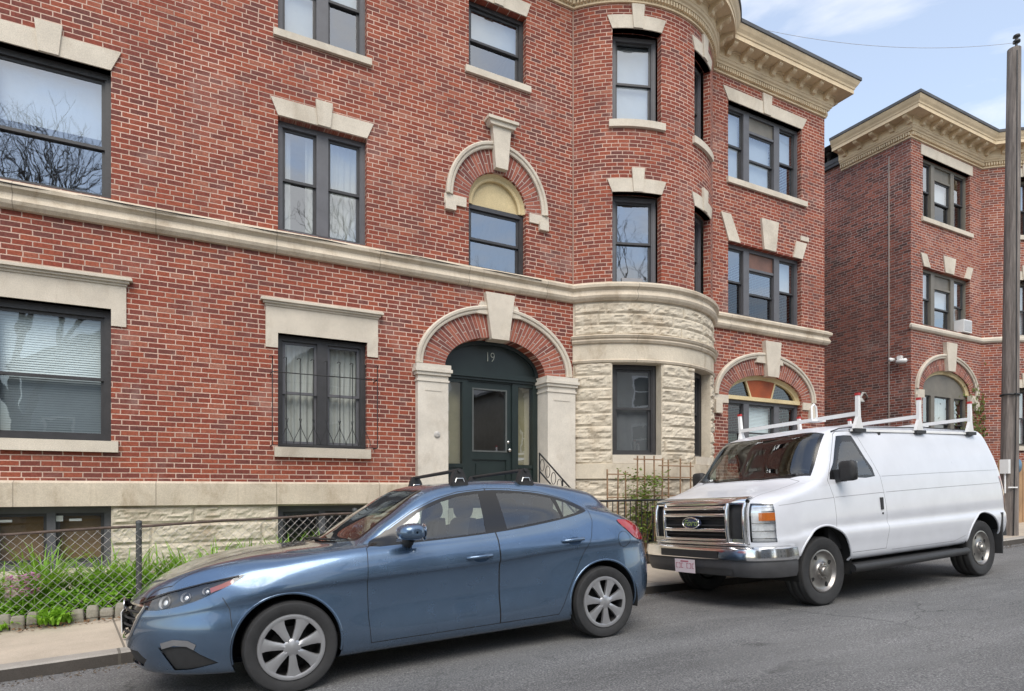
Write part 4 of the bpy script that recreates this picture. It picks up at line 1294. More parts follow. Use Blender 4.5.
def wheel_well(mb, cx, cz, r, y0, y1, n=28, sides=(1, -1)):
    for sd in sides:
        rows = [[(cx + rr*cos(pi*k/n*1.16 - 0.25), yy*sd, cz + rr*sin(pi*k/n*1.16 - 0.25)) for k in range(n+1)] for rr, yy in ((r, y1), (r, y0), (0.02, y0))]
        mb.grid(rows, 0, True)
def ground_z(x, y): return z_road(x, y)
def stripe(mb, sh, pts, w, ax=1, off=0.0015, mat=0, side=1, n=6):
    """thin flat strip laid on the shell along a line of (u, v) points seen along axis ax"""
    def at(p):
        if ax == 1: q = Vector((p[0], sh.hit_y(*p), p[1]))
        elif ax == 2: q = Vector((p[0], p[1], sh.hit_z(*p)))
        else: q = Vector((sh.hit_x(*p), p[0], p[1]))
        return q, sh.normal(q)
    P = []
    for a, b in zip(pts, pts[1:]):
        for k in range(n): P.append((a[0]+(b[0]-a[0])*k/n, a[1]+(b[1]-a[1])*k/n))
    P.append(pts[-1])
    Q = [at(p) for p in P]
    A, B = [], []
    for k, (q, nn) in enumerate(Q):
        t = (Q[min(k+1, len(Q)-1)][0] - Q[max(k-1, 0)][0]).normalized()
        s = t.cross(nn).normalized()*w/2
        for lst, pt in ((A, q + s + nn*off), (B, q - s + nn*off)):
            lst.append((pt.x, pt.y*side, pt.z))
    mb.grid([A, B], mat, True, flip=side < 0)
# ---------------------------------------------------------------- blue hatchback
car = empty('hatchback_car', (0.644, 5.38, ground_z(0.644, 5.38) + 0.0))
car.rotation_euler = (-0.04, -math.atan(0.093/2.68), 0)
tag(car, 'blue five door hatchback with roof bars parked at the kerb in front of the entrance', 'car', 'vehicles parked along the kerb')

HOODZ = [(-1.04, .650), (-.98, .70), (-.85, .785), (-.65, .862), (-.40, .925), (-.10, .965), (.10, .980), (.27, .990)]
def hz(d): return [(x, z - d) for x, z in HOODZ]
def row(ky, kz):
    xs = sorted({a for a, _ in ky} | {a for a, _ in kz})
    fy, fz = pchip(ky), pchip(kz)
    return [(x, fy(x), fz(x)) for x in xs]
rows = [
 row([(-1.02, 0), (3.5, 0)], [(-1.02, .21), (3.5, .26)]),
 row([(-1.02, .70), (3.5, .70)], [(-1.02, .185), (-.4, .18), (0, .18), (2.6, .18), (3.5, .25)]),
 row([(-1.02, .84), (0, .86), (.6, .845), (2.2, .845), (2.7, .86), (3.5, .82)], [(-1.02, .205), (-.4, .20), (.5, .20), (2.2, .20), (2.9, .235), (3.5, .29)]),
 row([(-1.02, .875), (0, .895), (.6, .882), (2.2, .884), (2.7, .893), (3.5, .86)], [(-1.02, .30), (-.4, .31), (.5, .30), (2.2, .30), (2.9, .33), (3.5, .38)]),
 row([(-1.02, .885), (0, .905), (.55, .874), (.9, .858), (1.6, .858), (2.1, .872), (2.7, .908), (3.5, .86)], [(-1.02, .47), (-.4, .50), (.5, .52), (2.2, .54), (2.9, .56), (3.5, .58)]),
 row([(-1.02, .872), (-.5, .872), (0, .889), (.6, .880), (1.6, .878), (2.2, .878), (2.7, .893), (3.5, .842)], [(-1.02, .545), (-.6, .595), (0, .68), (.5, .705), (1.6, .74), (2.4, .79), (3.0, .80), (3.5, .75)]),
 row([(-1.02, .87), (-.5, .87), (0, .905), (.6, .904), (1.6, .902), (2.2, .902), (2.7, .908), (3.5, .84)], [(-1.02, .57), (-.6, .63), (0, .72), (.5, .745), (1.6, .78), (2.4, .83), (3.0, .84), (3.5, .78)]),
 row([(-1.02, .84), (-.5, .835), (0, .868), (.6, .872), (1.6, .870), (2.3, .862), (2.8, .858), (3.5, .79)], [(-1.02, .625), (-.6, .73), (-.3, .79), (0, .845), (.5, .895), (1.6, .93), (2.4, .975), (3.0, .985), (3.5, .88)]),
 row([(-1.02, .80), (-.6, .775), (-.2, .80), (.2, .815), (.6, .825), (1.2, .828), (1.8, .820), (2.3, .805), (2.7, .79), (3.1, .74), (3.5, .70)], [(-1.02, .645), (-.85, .725), (-.6, .80), (-.3, .865), (0, .915), (.4, .95), (.58, .960), (1.2, .974), (1.6, .993), (2.0, 1.025), (2.4, 1.075), (2.65, 1.105), (3.0, 1.075), (3.25, .99), (3.5, .90)]),
 row([(-1.02, .70), (-.5, .70), (.2, .73), (.55, .775), (.8, .765), (1.15, .735), (1.6, .728), (2.1, .720), (2.5, .70), (2.8, .675), (3.1, .64), (3.5, .60)], hz(.012)[:6] + [(.2, .962), (.55, .974), (.8, 1.045), (1.15, 1.185), (1.6, 1.215), (2.1, 1.22), (2.5, 1.205), (2.8, 1.165), (3.1, 1.06), (3.3, .98), (3.5, .90)]),
 row([(-1.02, .52), (-.5, .52), (.1, .60), (.50, .735), (.8, .690), (1.15, .610), (1.6, .585), (2.1, .575), (2.5, .565), (2.8, .55), (3.1, .53), (3.5, .50)], hz(.004)[:6] + [(.1, .972), (.50, .980), (.8, 1.145), (1.15, 1.355), (1.35, 1.398), (1.7, 1.418), (2.1, 1.405), (2.5, 1.352), (2.83, 1.278), (2.95, 1.20), (3.15, 1.07), (3.3, .98), (3.5, .90)]),
 row([(-1.02, .28), (.1, .32), (.4, .40), (.8, .385), (1.15, .35), (2.1, .34), (3.5, .30)], hz(.001)[:7] + [(.32, .990), (.8, 1.225), (1.12, 1.395), (1.25, 1.425), (1.7, 1.450), (2.1, 1.440), (2.5, 1.392), (2.83, 1.318), (2.90, 1.26), (3.15, 1.09), (3.32, .985), (3.5, .90)]),
 row([(-1.02, 0), (3.5, 0)], HOODZ + [(.8, 1.262), (1.08, 1.410), (1.25, 1.438), (1.7, 1.460), (2.1, 1.450), (2.5, 1.402), (2.83, 1.328), (2.90, 1.27), (3.15, 1.095), (3.32, .99), (3.5, .90)]),
]
XF, XR = -1.035, 3.49
def plan_c(x):
    p = 1.0
    if x < -0.10: p = (max(0.0, 1 - ((-0.10 - x)/(-0.10 - XF))**2.05))**(1/2.05)
    if x > 2.75: p = (max(0.0, 1 - ((x - 2.75)/(XR - 2.75))**3.0))**(1/3.0)
    return p
leanF = pchip([(.15, .10), (.20, .07), (.30, .025), (.45, .0), (.58, .012), (.66, .045), (.72, .06), (.9, .06), (2, .06)])
leanR = pchip([(.2, -.12), (.35, -.03), (.55, 0), (.75, -.02), (.9, -.08), (1.1, -.1), (2, -.1)])
def lean_c(x, z):
    a = 0
    if x < -0.1: a += leanF(z)*((-0.1 - x)/0.92)**2
    if x > 2.75: a += leanR(z)*((x - 2.75)/0.74)**2
    return a
XSC = [XF + 0.0, XF + .0008, XF + .003, XF + .008, XF + .018, XF + .035, XF + .06, XF + .09]
while XSC[-1] < XR - .12: XSC.append(XSC[-1] + 0.033)
XSC += [XR - .09, XR - .06, XR - .035, XR - .018, XR - .008, XR - .003, XR - .0008, XR]
sh = Shell(rows, XSC, plan_c, lean_c, 6)

side = lambda c: c.y > 0.45
up = lambda c: c.z > 0.9
DLO = smooth_poly([(.60, .968), (.80, 1.092), (1.0, 1.208), (1.20, 1.290), (1.40, 1.338), (1.65, 1.357), (1.9, 1.347), (2.2, 1.307), (2.45, 1.238), (2.605, 1.150), (2.54, 1.112), (2.3, 1.068), (1.9, 1.020), (1.5, .990), (1.0, .970)], 3)
FG = [(.815, .985), (.875, 1.095), (1.03, 1.197), (1.22, 1.268), (1.40, 1.312), (1.585, 1.330), (1.572, 1.008), (1.2, .990)]
RG = [(1.755, 1.328), (2.0, 1.316), (2.20, 1.282), (2.29, 1.262), (2.322, 1.088), (2.0, 1.050), (1.775, 1.024)]
QG = [(2.340, 1.245), (2.43, 1.215), (2.545, 1.145), (2.5, 1.124), (2.352, 1.094)]
FD = [(.572, .26), (.560, .45), (.562, .75), (.578, .955), (.80, 1.106), (1.0, 1.224), (1.2, 1.306), (1.4, 1.354), (1.662, 1.374), (1.66, .98), (1.652, .6), (1.636, .262)]
RD = [(1.636, .262), (1.652, .6), (1.66, .98), (1.662, 1.374), (1.9, 1.364), (2.2, 1.324), (2.45, 1.252), (2.63, 1.150), (2.625, 1.04), (2.57, .90), (2.44, .70), (2.32, .48), (2.25, .34), (2.20, .262)]
ARCH_F = circle(0.0, .325, .368, 40); ARCH_R = circle(2.68, .325, .368, 40)
sh.cut(FD, 1, 3, side); sh.cut(inset(FD, .0058), 1, 1, side)
sh.cut(RD, 1, 3, side); sh.cut(inset(RD, .0058), 1, 2, side)
for f in sh.bm.faces: pass
# DLO trim: black in the doors, and on the quarter
pre = {}
sh.cut(DLO, 1, 10, side, keep=(3,))
for f in sh.bm.faces:
    if f[sh.reg] == 10:
        c = f.calc_center_median()
        f[sh.reg] = 11 if inside((c.x, c.z), inset(FD, .0045)) else (12 if inside((c.x, c.z), inset(RD, .0045)) else 13)
sh.cut(FG, 1, 21, side); sh.cut(RG, 1, 22, side); sh.cut(QG, 1, 22, side)
# windscreen and rear glass, outlined in plan
WS = [(.295, -.1), (.295, .12), (.325, .35), (.40, .52), (.545, .662), (.82, .628), (1.135, .548), (1.10, .30), (1.085, -.1)]
sh.cut(WS, 2, 3, lambda c: c.z > .93 and c.x < 1.3)
WSg = [(.335, -.1), (.335, .12), (.362, .34), (.432, .50), (.565, .628), (.83, .600), (1.105, .520), (1.075, .30), (1.062, -.1)]
sh.cut(WSg, 2, 23, lambda c: c.z > .93 and c.x < 1.3)
RW = [(2.90, -.1), (2.90, .40), (2.95, .50), (3.16, .46), (3.20, .30), (3.21, -.1)]
sh.cut(RW, 2, 24, lambda c: c.z > .99 and c.x > 2.6)
# bonnet seam
HD = [(-.965, -.1), (-.95, .22), (-.86, .42), (-.70, .575), (-.40, .665), (0, .705), (.25, .715), (.47, .70), (.38, .535), (.30, .36), (.265, .12), (.265, -.1)]
sh.cut(HD, 2, 4, lambda c: c.z > .66 and c.x < .6, keep=(3, 23)); sh.cut(inset(HD, .004), 2, 5, lambda c: c.z > .66 and c.x < .6, keep=(3, 23))
# lamps
HL = smooth_poly([(-.255, .838), (-.42, .745), (-.60, .672), (-.80, .628), (-.935, .640), (-.90, .690), (-.72, .748), (-.50, .802)], 3)
sh.cut(HL, 1, 31, lambda c: c.y > .33 and c.x < 0)
TL = smooth_poly([(2.90, 1.03), (3.05, 1.02), (3.3, .97), (3.5, .93), (3.5, .84), (3.28, .83), (3.10, .85), (2.99, .93)], 3)
sh.cut(TL, 1, 32, lambda c: c.y > .35 and c.x > 2.6)
# grille, lower intake, fog recess, by front view
GR = [(-.1, .40), (.20, .40), (.36, .45), (.47, .655), (.30, .662), (-.1, .672)]
sh.cut(GR, 0, 6, lambda c: c.x < -.6); sh.cut([(-.1, .425), (.185, .425), (.335, .468), (.43, .645), (.30, .65), (-.1, .66)], 0, 33, lambda c: c.x < -.6)
LI = [(-.1, .235), (.40, .235), (.48, .29), (.40, .345), (-.1, .345)]
sh.cut(LI, 0, 34, lambda c: c.x < -.6)
FGP = [(-.795, .385), (-.62, .395), (-.545, .335), (-.44, .272), (-.60, .235), (-.70, .228)]
sh.cut(FGP, 1, 35, lambda c: c.y > .4)
# wheel arches
for A in (ARCH_F, ARCH_R):
    sh.cut(A, 1, 99, lambda c: c.y > .50 and c.z < .8)
sh.finish()
body = sh.take([0, 3, 4, 6, 13], 'body', [M_BLUE, M_BLACKG, M_CHROME], car, both=True, slot={3: 1, 4: 1, 13: 1, 6: 2})
for cx_ in (0.0, 2.68):
    for sd in (1, -1):
        q = MB(); wheel_well(q, cx_, .325, .372, .52, .885, sides=(sd,)); q.build('wheel_arch_liner', M_WELL, car)
sh.take([5], 'hood', M_BLUE, car, both=True)
ws = sh.take([23], 'windshield', M_CARGLASS, car, both=True); sh.take([24], 'rear_window', M_CARGLASS, car, both=True)
for sd in (-1, 1):
    for reg, tr, gl in ((1, 11, 21), (2, 12, 22)):
        d = sh.take([reg, tr], 'door', [M_BLUE, M_BLACKG], car, side=sd, slot={tr: 1})
        sh.take([gl], 'window_glass', M_CARGLASS, d, side=sd)
        hx, hz_ = (1.475, .822) if reg == 1 else (2.375, .892)
        hy = sh.hit_y(hx, hz_)
        m = MB()
        m.tube([(hx - .115, (hy + .004)*sd, hz_ - .006), (hx - .095, (hy + .028)*sd, hz_ - .003), (hx, (hy + .036)*sd, hz_), (hx + .085, (hy + .03)*sd, hz_ + .003), (hx + .105, (hy + .004)*sd, hz_ + .004)], [.010, .015, .016, .016, .011], 10)
        m.build('handle', M_BLUE, d)
        m = MB()
        rr = [[(hx + .01 + .07*t*cos(a), (sh.hit_y(hx + .01 + .07*t*cos(a), hz_ - .012 + .034*t*sin(a)) + .0012)*sd, hz_ - .012 + .034*t*sin(a)) for a in [2*pi*k/20 for k in range(20)]] for t in (1.0, .02)]
        m.grid(rr, 0, True, close=True, flip=(sd > 0)); m.build('handle_recess_shade', simple('shadowed_blue', (0.035, 0.070, 0.130), 0.35, metal=0.4), d)  # flat oval on the door, shade behind the handle painted in darker blue
    # head lamp: dark housing behind a clear lens
    hl = sh.take([31], 'headlight', M_LENS, car, side=sd, off=.002)
    sh.take([31], 'lamp_housing', M_LAMPH, hl, side=sd, off=-.028)
    m = MB()
    for (lx, lz, lr, dd) in ((-.76, .684, .044, .035), (-.63, .715, .034, .03), (-.50, .752, .026, .025)):
        ly = sh.hit_y(lx, lz); nn = sh.normal(Vector((lx, ly, lz))); c = Vector((lx, ly, lz)) - nn*.012
        a = nn.cross(Vector((0, 0, 1))).normalized(); b = a.cross(nn)
        rws = []
        for rr, de in ((1.0, 0.0), (1.0, -.012), (.8, -.03), (.3, -.012), (.05, -.01)):
            rws.append([tuple((lambda v: (v.x, v.y*sd, v.z))(c + (a*cos(t) + b*sin(t))*lr*rr + nn*de)) for t in [2*pi*k/20 for k in range(20)]])
        m.grid(rws, 0, True, close=True)
    m.build('lamp_bowl', M_REFL, hl)
    m = MB(); stripe(m, sh, [(-.475, .752), (-.40, .778), (-.33, .808)], .034, off=-.012, side=sd); m.build('side_marker', M_REDL, hl)
    m = MB(); stripe(m, sh, [(-.90, .665), (-.72, .742), (-.50, .795), (-.29, .832)], .010, off=.008, side=sd); m.build('lamp_brow', M_LAMPH, hl)
    sh.take([32], 'taillight', M_RED, car, side=sd, off=.006)
    fp = sh.take([35], 'fog_lamp_recess', M_BLACKP, car, side=sd, off=-.012)
    m = MB(); stripe(m, sh, [(-.775, .395), (-.70, .420), (-.62, .412), (-.575, .385)], .040, off=.004, side=sd); m.build('fog_lamp', simple('grey_fog_lens', (.30, .30, .31), .2, metal=.6), car)
    # body crease along the doors
    # door mirror
    mx, mz = .885, 1.018
    m = MB()
    prof = []
    for k, (yy, sx, sz) in enumerate(((.86, .02, .02), (.885, .085, .050), (.93, .125, .066), (.99, .125, .070), (1.04, .105, .060), (1.07, .06, .036), (1.065, .01, .01))):
        prof.append([(mx + .02 + sx*(abs(cos(t))**.75)*(-1.0 if cos(t) < 0 else .62), yy*sd, mz + .035 + sz*(abs(sin(t))**.65)*(1 if sin(t) > 0 else -.8)) for t in [2*pi*j/20 for j in range(20)]])
    m.grid(prof, 0, True, close=True, flip=(sd > 0))
    mir = m.build('mirror', M_BLUE, car)
    m = MB(); m.tube([(mx + .01, .80*sd, .965), (mx + .015, .865*sd, .975), (mx + .02, .91*sd, 1.005)], [.045, .036, .030], 10); m.build('mirror_foot', M_BLACKP, mir)
    m = MB(); m.lathe([(0, 0), (.066, 0.0), (.07, .004)], lambda a, b, c: (mx + .100 + b, (.965 + a*.95)*sd, mz + .035 + c*.9), 20); m.build('mirror_glass', M_CHROME, mir)
# grille with slats
gr = sh.take([33], 'grille', M_BLACKG, car, both=True, off=-.03)
m = MB()
for k in range(4):
    z = .465 + .048*k
    half = .33 + .028*k
    m.tube([(sh.hit_x(abs(half*(j/8-1)), z) + .006, half*(j/8-1), z) for j in range(17)], .0085, 6)
m.build('grille_slats', M_BLACKP, gr)
m = MB()
m.tube([(sh.hit_x(min(.455, y_), z_) - .004, y_*sg, z_) for sg, L_ in ((1, [(.47, .655), (.44, .59), (.40, .515), (.35, .452), (.28, .418), (.15, .402), (0.0, .40)]),) for y_, z_ in L_] +
       [(sh.hit_x(min(.455, y_), z_) - .004, -y_, z_) for y_, z_ in [(.15, .402), (.28, .418), (.35, .452), (.40, .515), (.44, .59), (.47, .655)]], .012, 8)
m.build('grille_surround', M_CHROME, gr)
sh.take([34], 'lower_intake', M_BLACKP, car, both=True, off=-.015)
m = MB()
px_ = sh.hit_x(0.1, .50) - .004
m.box((px_ - .006, -.15, .44), (px_, .15, .59)); m.box((px_, -.10, .47), (px_ + .03, .10, .56), 1)
m.build('license_plate', [M_WHITEP, M_BLACKP], car)
# badge on the nose: oval with a winged V
m = MB()
bx0 = px_ + .01
m.tube([(bx0, .062*cos(t), .628 + .046*sin(t)) for t in [2*pi*k/28 for k in range(29)]], .006, 6)
m.tube([(bx0, y_, .628 + z_) for y_, z_ in ((-.055, .018), (-.03, .022), (0, -.012), (.03, .022), (.055, .018))], .006, 6)
m.build('badge', M_CHROME, car)
# gap lines of the fuel flap and bumper
for sd in (1, -1):
    m = MB()
    fc = [(2.93 + .075*cos(t), .86 + .07*sin(t)) for t in [2*pi*k/24 for k in range(25)]]
    if sd < 0:
        m2 = MB(); stripe(m2, sh, fc, .004, side=sd, n=1); m2.build('fuel_flap_gap', M_BLACKP, car)
    stripe(m, sh, [(-.40, .70), (-.36, .62), (-.352, .50)], .004, side=sd)
    m.build('bumper_gap', M_BLACKP, car)
for sd in (1, -1):
    for cx_ in (0.0, 2.68):
        m = MB(); pts = [(cx_ + .366*cos(t), .325 + .366*sin(t)) for t in [radians(-12 + 204*k/36) for k in range(37)]]
        m.tube([(a, (sh.hit_y(a, b) - .007)*sd, b) for a, b in pts if b > .24], .011, 8); m.build('arch_lip', M_BLUE, car)
# wipers
m = MB()
for y0_, y1_ in ((-.48, .02), (-.02, .42)):
    m.tube([(sh_x, yy, sh.hit_z(sh_x, abs(yy)) + .014) for sh_x, yy in ((.36, y1_), (.37, (y0_*.5 + y1_*.5)), (.43 if abs(y0_) > .3 else .37, y0_))], .009, 6)
m.build('wiper', M_BLACKP, car)
# crossbars on the roof
for bx_ in (1.46, 2.10):
    zt = 1.535 if bx_ < 1.5 else 1.525
    m = MB()
    m.tube([(bx_, -.60, zt), (bx_, .60, zt)], .016, 10)
    cb = m.build('roof_bar', M_BLACKP, car)
    for sd in (-1, 1):
        yy = .555*sd
        zr_ = sh.hit_z(bx_, .575)
        m = MB()
        pf = [(-.085, 0), (.085, 0), (.055, (zt - zr_)*.75), (.03, zt - zr_ + .022), (-.03, zt - zr_ + .022), (-.055, (zt - zr_)*.75)]
        m.prism([(bx_ + a, yy - .03, zr_ - .012 + b) for a, b in pf], (0, .06, 0))
        m.box((bx_ - .07, yy + .02*sd - .022, zr_ - .05), (bx_ + .07, yy + .02*sd + .022, zr_ + .02))
        m.build('bar_foot', M_BLACKP, cb)
        m = MB()
        m.tube([(bx_ - .045, yy - .034, zr_ + .005), (bx_ - .03, yy - .034, zr_ + .05), (bx_ + .03, yy - .034, zr_ + .05), (bx_ + .045, yy - .034, zr_ + .005)], .008, 6)
        m.build('foot_clamp', M_STEEL, cb)
# cabin
m = MB()
m.box((.35, -.72, .28), (2.75, .72, .34)); m.box((.42, -.70, .34), (.62, .70, .92)); m.box((.5, -.70, .80), (.78, .70, .93))
m.box((.62, -.72, .34), (2.6, -.66, .86)); m.box((.62, .66, .34), (2.6, .72, .86)); m.box((2.55, -.6, .34), (2.62, .6, .95))
m.build('cabin_trim', M_BLACKP, car)
def car_seat(x, y):
    e = MB()
    e.grid([[(x + a, y + b*sc, z) for b in (-.24, -.2, 0, .2, .24)] for a, z, sc in ((-.30, .50, 1), (-.28, .60, 1), (.0, .58, 1), (.16, .60, 1), (.21, .62, 1), (.26, .80, 1), (.34, 1.10, .9), (.36, 1.13, .7), (.42, 1.12, .7), (.40, .80, 1), (.30, .45, 1))], 0, True)
    s_ = e.build('seat', M_SEAT, car)
    e = MB()
    e.grid([[(x + .375 + .05*cos(t)*k_, y + b, 1.205 + .085*sin(t)*k_) for t in [2*pi*j/14 for j in range(14)]] for b, k_ in ((-.135, .1), (-.13, .8), (-.1, 1), (.1, 1), (.13, .8), (.135, .1))], 0, True, close=True)
    e.tube([(x + .355, y - .06, 1.08), (x + .37, y - .06, 1.18)], .008, 6); e.tube([(x + .355, y + .06, 1.08), (x + .37, y + .06, 1.18)], .008, 6)
    e.build('headrest', M_SEAT, s_)
for yy in (-.36, .36): car_seat(1.20, yy)
for yy in (-.36, .36): car_seat(2.02, yy)
m = MB(); m.tube([(.83 - .06*sin(t), -.36 + .18*cos(t), .95 + .17*sin(t)) for t in [2*pi*k/28 for k in range(29)]], .014, 8); m.tube([(.80, -.36, .95), (.6, -.36, .86)], .03, 8)
m.build('steering_wheel', M_BLACKP, car)
for x_ in (0.0, 2.68):
    for sd in (-1, 1):
        wheel(car, x_ + (.02 if x_ == 0 else 0), .79*sd, .315, .317, .222, .205, sd, 'cover')
# ---------------------------------------------------------------- white cargo van
van = empty('cargo_van', (6.32, 5.46, ground_z(6.32, 5.46)))
van.rotation_euler = (-0.04, -math.atan(0.102/3.5), radians(1.3))
tag(van, 'white cargo van with chrome grille and roof ladder rack parked behind the blue car', 'van', 'vehicles parked along the kerb')
VF, VR = -.80, 4.40
rows = [
 row([(VF, 0), (VR, 0)], [(VF, .70), (-.5, .70), (-.4, .46), (VR, .48)]),
 row([(VF, .90), (VR, .88)], [(VF, .70), (-.52, .70), (-.40, .46), (VR, .47)]),
 row([(VF, .97), (0, .985), (VR, .965)], [(VF, .715), (-.52, .715), (-.40, .50), (2.6, .495), (4.0, .55), (VR, .56)]),
 row([(VF, .985), (0, 1.015), (VR, 1.01)], [(VF, .735), (-.52, .735), (-.40, .66), (VR, .67)]),
 row([(VF, .99), (0, 1.030), (VR, 1.02)], [(VF, .77), (-.5, .77), (-.35, .80), (VR, .835)]),
 row([(VF, .985), (0, 1.008), (VR, 1.0)], [(VF, .81), (-.5, .83), (-.35, .86), (VR, .895)]),
 row([(VF, .98), (0, 1.012), (2, 1.016), (VR, 1.005)], [(VF, .95), (VR, 1.06)]),
 row([(VF, .965), (0, 1.0), (2, 1.005), (VR, .995)], [(VF, 1.10), (-.3, 1.17), (.2, 1.205), (VR, 1.285)]),
 row([(VF, .935), (-.4, .965), (0, .975), (2, .985), (VR, .972)], [(VF, 1.19), (-.4, 1.265), (-.05, 1.36), (.15, 1.40), (2, 1.45), (VR, 1.47)]),
 row([(VF, .84), (-.4, .87), (0, .93), (.15, .945), (.45, .905), (2, .915), (VR, .91)], [(VF, 1.225), (-.4, 1.31), (-.05, 1.405), (.15, 1.50), (.45, 1.72), (2, 1.76), (VR, 1.74)]),
 row([(VF, .66), (-.4, .70), (-.05, .895), (.10, .885), (.45, .80), (.8, .805), (2, .815), (VR, .80)], [(VF, 1.245), (-.4, 1.335), (-.05, 1.415), (.10, 1.52), (.45, 1.945), (.62, 2.005), (1.0, 2.03), (2.5, 2.05), (3.9, 2.04), (VR, 2.0)]),
 row([(VF, .50), (-.4, .55), (-.05, .72), (.45, .68), (.8, .69), (VR, .68)], [(VF, 1.25), (-.4, 1.345), (-.13, 1.42), (.37, 1.965), (.62, 2.045), (1.0, 2.075), (2.5, 2.09), (3.9, 2.08), (VR, 2.03)]),
 row([(VF, .25), (-.1, .38), (.4, .40), (VR, .38)], [(VF, 1.252), (-.4, 1.36), (-.21, 1.42), (.31, 1.975), (.60, 2.065), (1.0, 2.10), (2.5, 2.115), (3.9, 2.10), (VR, 2.04)]),
 row([(VF, 0), (VR, 0)], [(VF, 1.253), (-.4, 1.362), (-.25, 1.42), (.28, 1.98), (.60, 2.07), (1.0, 2.105), (2.5, 2.12), (3.9, 2.105), (VR, 2.045)]),
]
def plan_v(x):
    p = 1.0
    if x < -.32: p = (max(0.0, 1 - ((-.32 - x)/(-.32 - VF))**3.6))**(1/3.6)
    if x > 3.95: p = (max(0.0, 1 - ((x - 3.95)/(VR - 3.95))**3.2))**(1/3.2)
    return p
leanVR = pchip([(.4, 0.02), (.9, 0.0), (1.3, -.03), (1.8, -.17), (2.1, -.30)])
def lean_v(x, z):
    a = 0
    if x < -.32: a += pchip([(.7, .02), (.85, 0), (1.15, .0), (1.25, .05), (2, .05)])(z)*((-.32 - x)/.48)**2
    if x > 3.3: a += leanVR(z)*((x - 3.3)/1.1)**2
    return a
XSV = [VF, VF + .0008, VF + .003, VF + .008, VF + .018, VF + .035, VF + .06, VF + .09]
while XSV[-1] < VR - .12: XSV.append(XSV[-1] + 0.034)
XSV += [VR - .09, VR - .06, VR - .035, VR - .018, VR - .008, VR - .003, VR - .0008, VR]
sv = Shell(rows, XSV, plan_v, lean_v, 5)
sideV = lambda c: c.y > .5
VD = [(.205, .56), (.20, .80), (.185, 1.20), (.12, 1.40), (.20, 1.52), (.50, 1.95), (.56, 1.985), (.84, 1.992), (.90, 1.96), (1.13, 1.43), (1.17, 1.10), (1.19, .83), (1.14, .56)]
sv.cut(VD, 1, 3, sideV); sv.cut(inset(VD, .0045), 1, 1, sideV)
VW = smooth_poly([(.165, 1.41), (.30, 1.60), (.50, 1.885), (.56, 1.93), (.78, 1.935), (.82, 1.90), (.93, 1.66), (1.03, 1.432), (.6, 1.425)], 2)
sv.cut(VW, 1, 11, sideV); sv.cut([(.30, 1.445), (.35, 1.56), (.55, 1.83), (.60, 1.855), (.775, 1.86), (.80, 1.83), (.90, 1.62), (.985, 1.455)], 1, 21, sideV)
VWS = [(-.215, -.1), (-.18, .35), (-.10, .66), (.00, .855), (.09, .835), (.43, .765), (.395, .60), (.31, .25), (.285, -.1)]
sv.cut(VWS, 2, 12, lambda c: c.z > 1.36 and c.x < .6); 
VWSg = [(-.185, -.1), (-.15, .35), (-.07, .65), (.02, .822), (.10, .80), (.392, .735), (.362, .58), (.280, .25), (.255, -.1)]
sv.cut(VWSg, 2, 23, lambda c: c.z > 1.36 and c.x < .6)
VH = [(-.765, -.1), (-.75, .55), (-.70, .70), (-.4, .745), (-.12, .80), (-.105, .66), (-.19, .35), (-.225, -.1)]
sv.cut(VH, 2, 4, lambda c: c.z > 1.1 and c.x < .1, keep=(12, 23)); sv.cut(inset(VH, .005), 2, 5, lambda c: c.z > 1.1 and c.x < .1, keep=(12, 23))
# grille, lamps by front view
sv.cut([(-.1, .735), (.70, .735), (.70, 1.215), (.62, 1.238), (-.1, 1.238)], 0, 33, lambda c: c.x < -.55)
sv.cut([(.715, .76), (1.1, .76), (1.1, 1.02), (1.0, 1.165), (.715, 1.185)], 0, 31, lambda c: c.x < -.385 and c.y > .5)
sv.cut([(-.635, .70), (-.30, .70), (-.30, 1.26), (-.635, 1.26)], 1, 0, lambda c: c.y > .75)
for A in (circle(0.0, .43, .47, 40), circle(3.5, .43, .46, 40)):
    sv.cut(A, 1, 99, lambda c: c.y > .5 and c.z < .98)
for f in sv.bm.faces:
    c = f.calc_center_median()
    if f[sv.reg] == 3 and c.z > 1.93 and c.x > .86: f[sv.reg] = 0
sv.finish()
vb = sv.take([0, 3, 4, 12], 'body', [M_WHITE, M_BLACKG, M_BLACKP], van, both=True, slot={3: 2, 4: 2, 12: 1})
sv.take([5], 'hood', M_WHITE, van, both=True)
sv.take([23], 'windshield', M_CARGLASS, van, both=True)
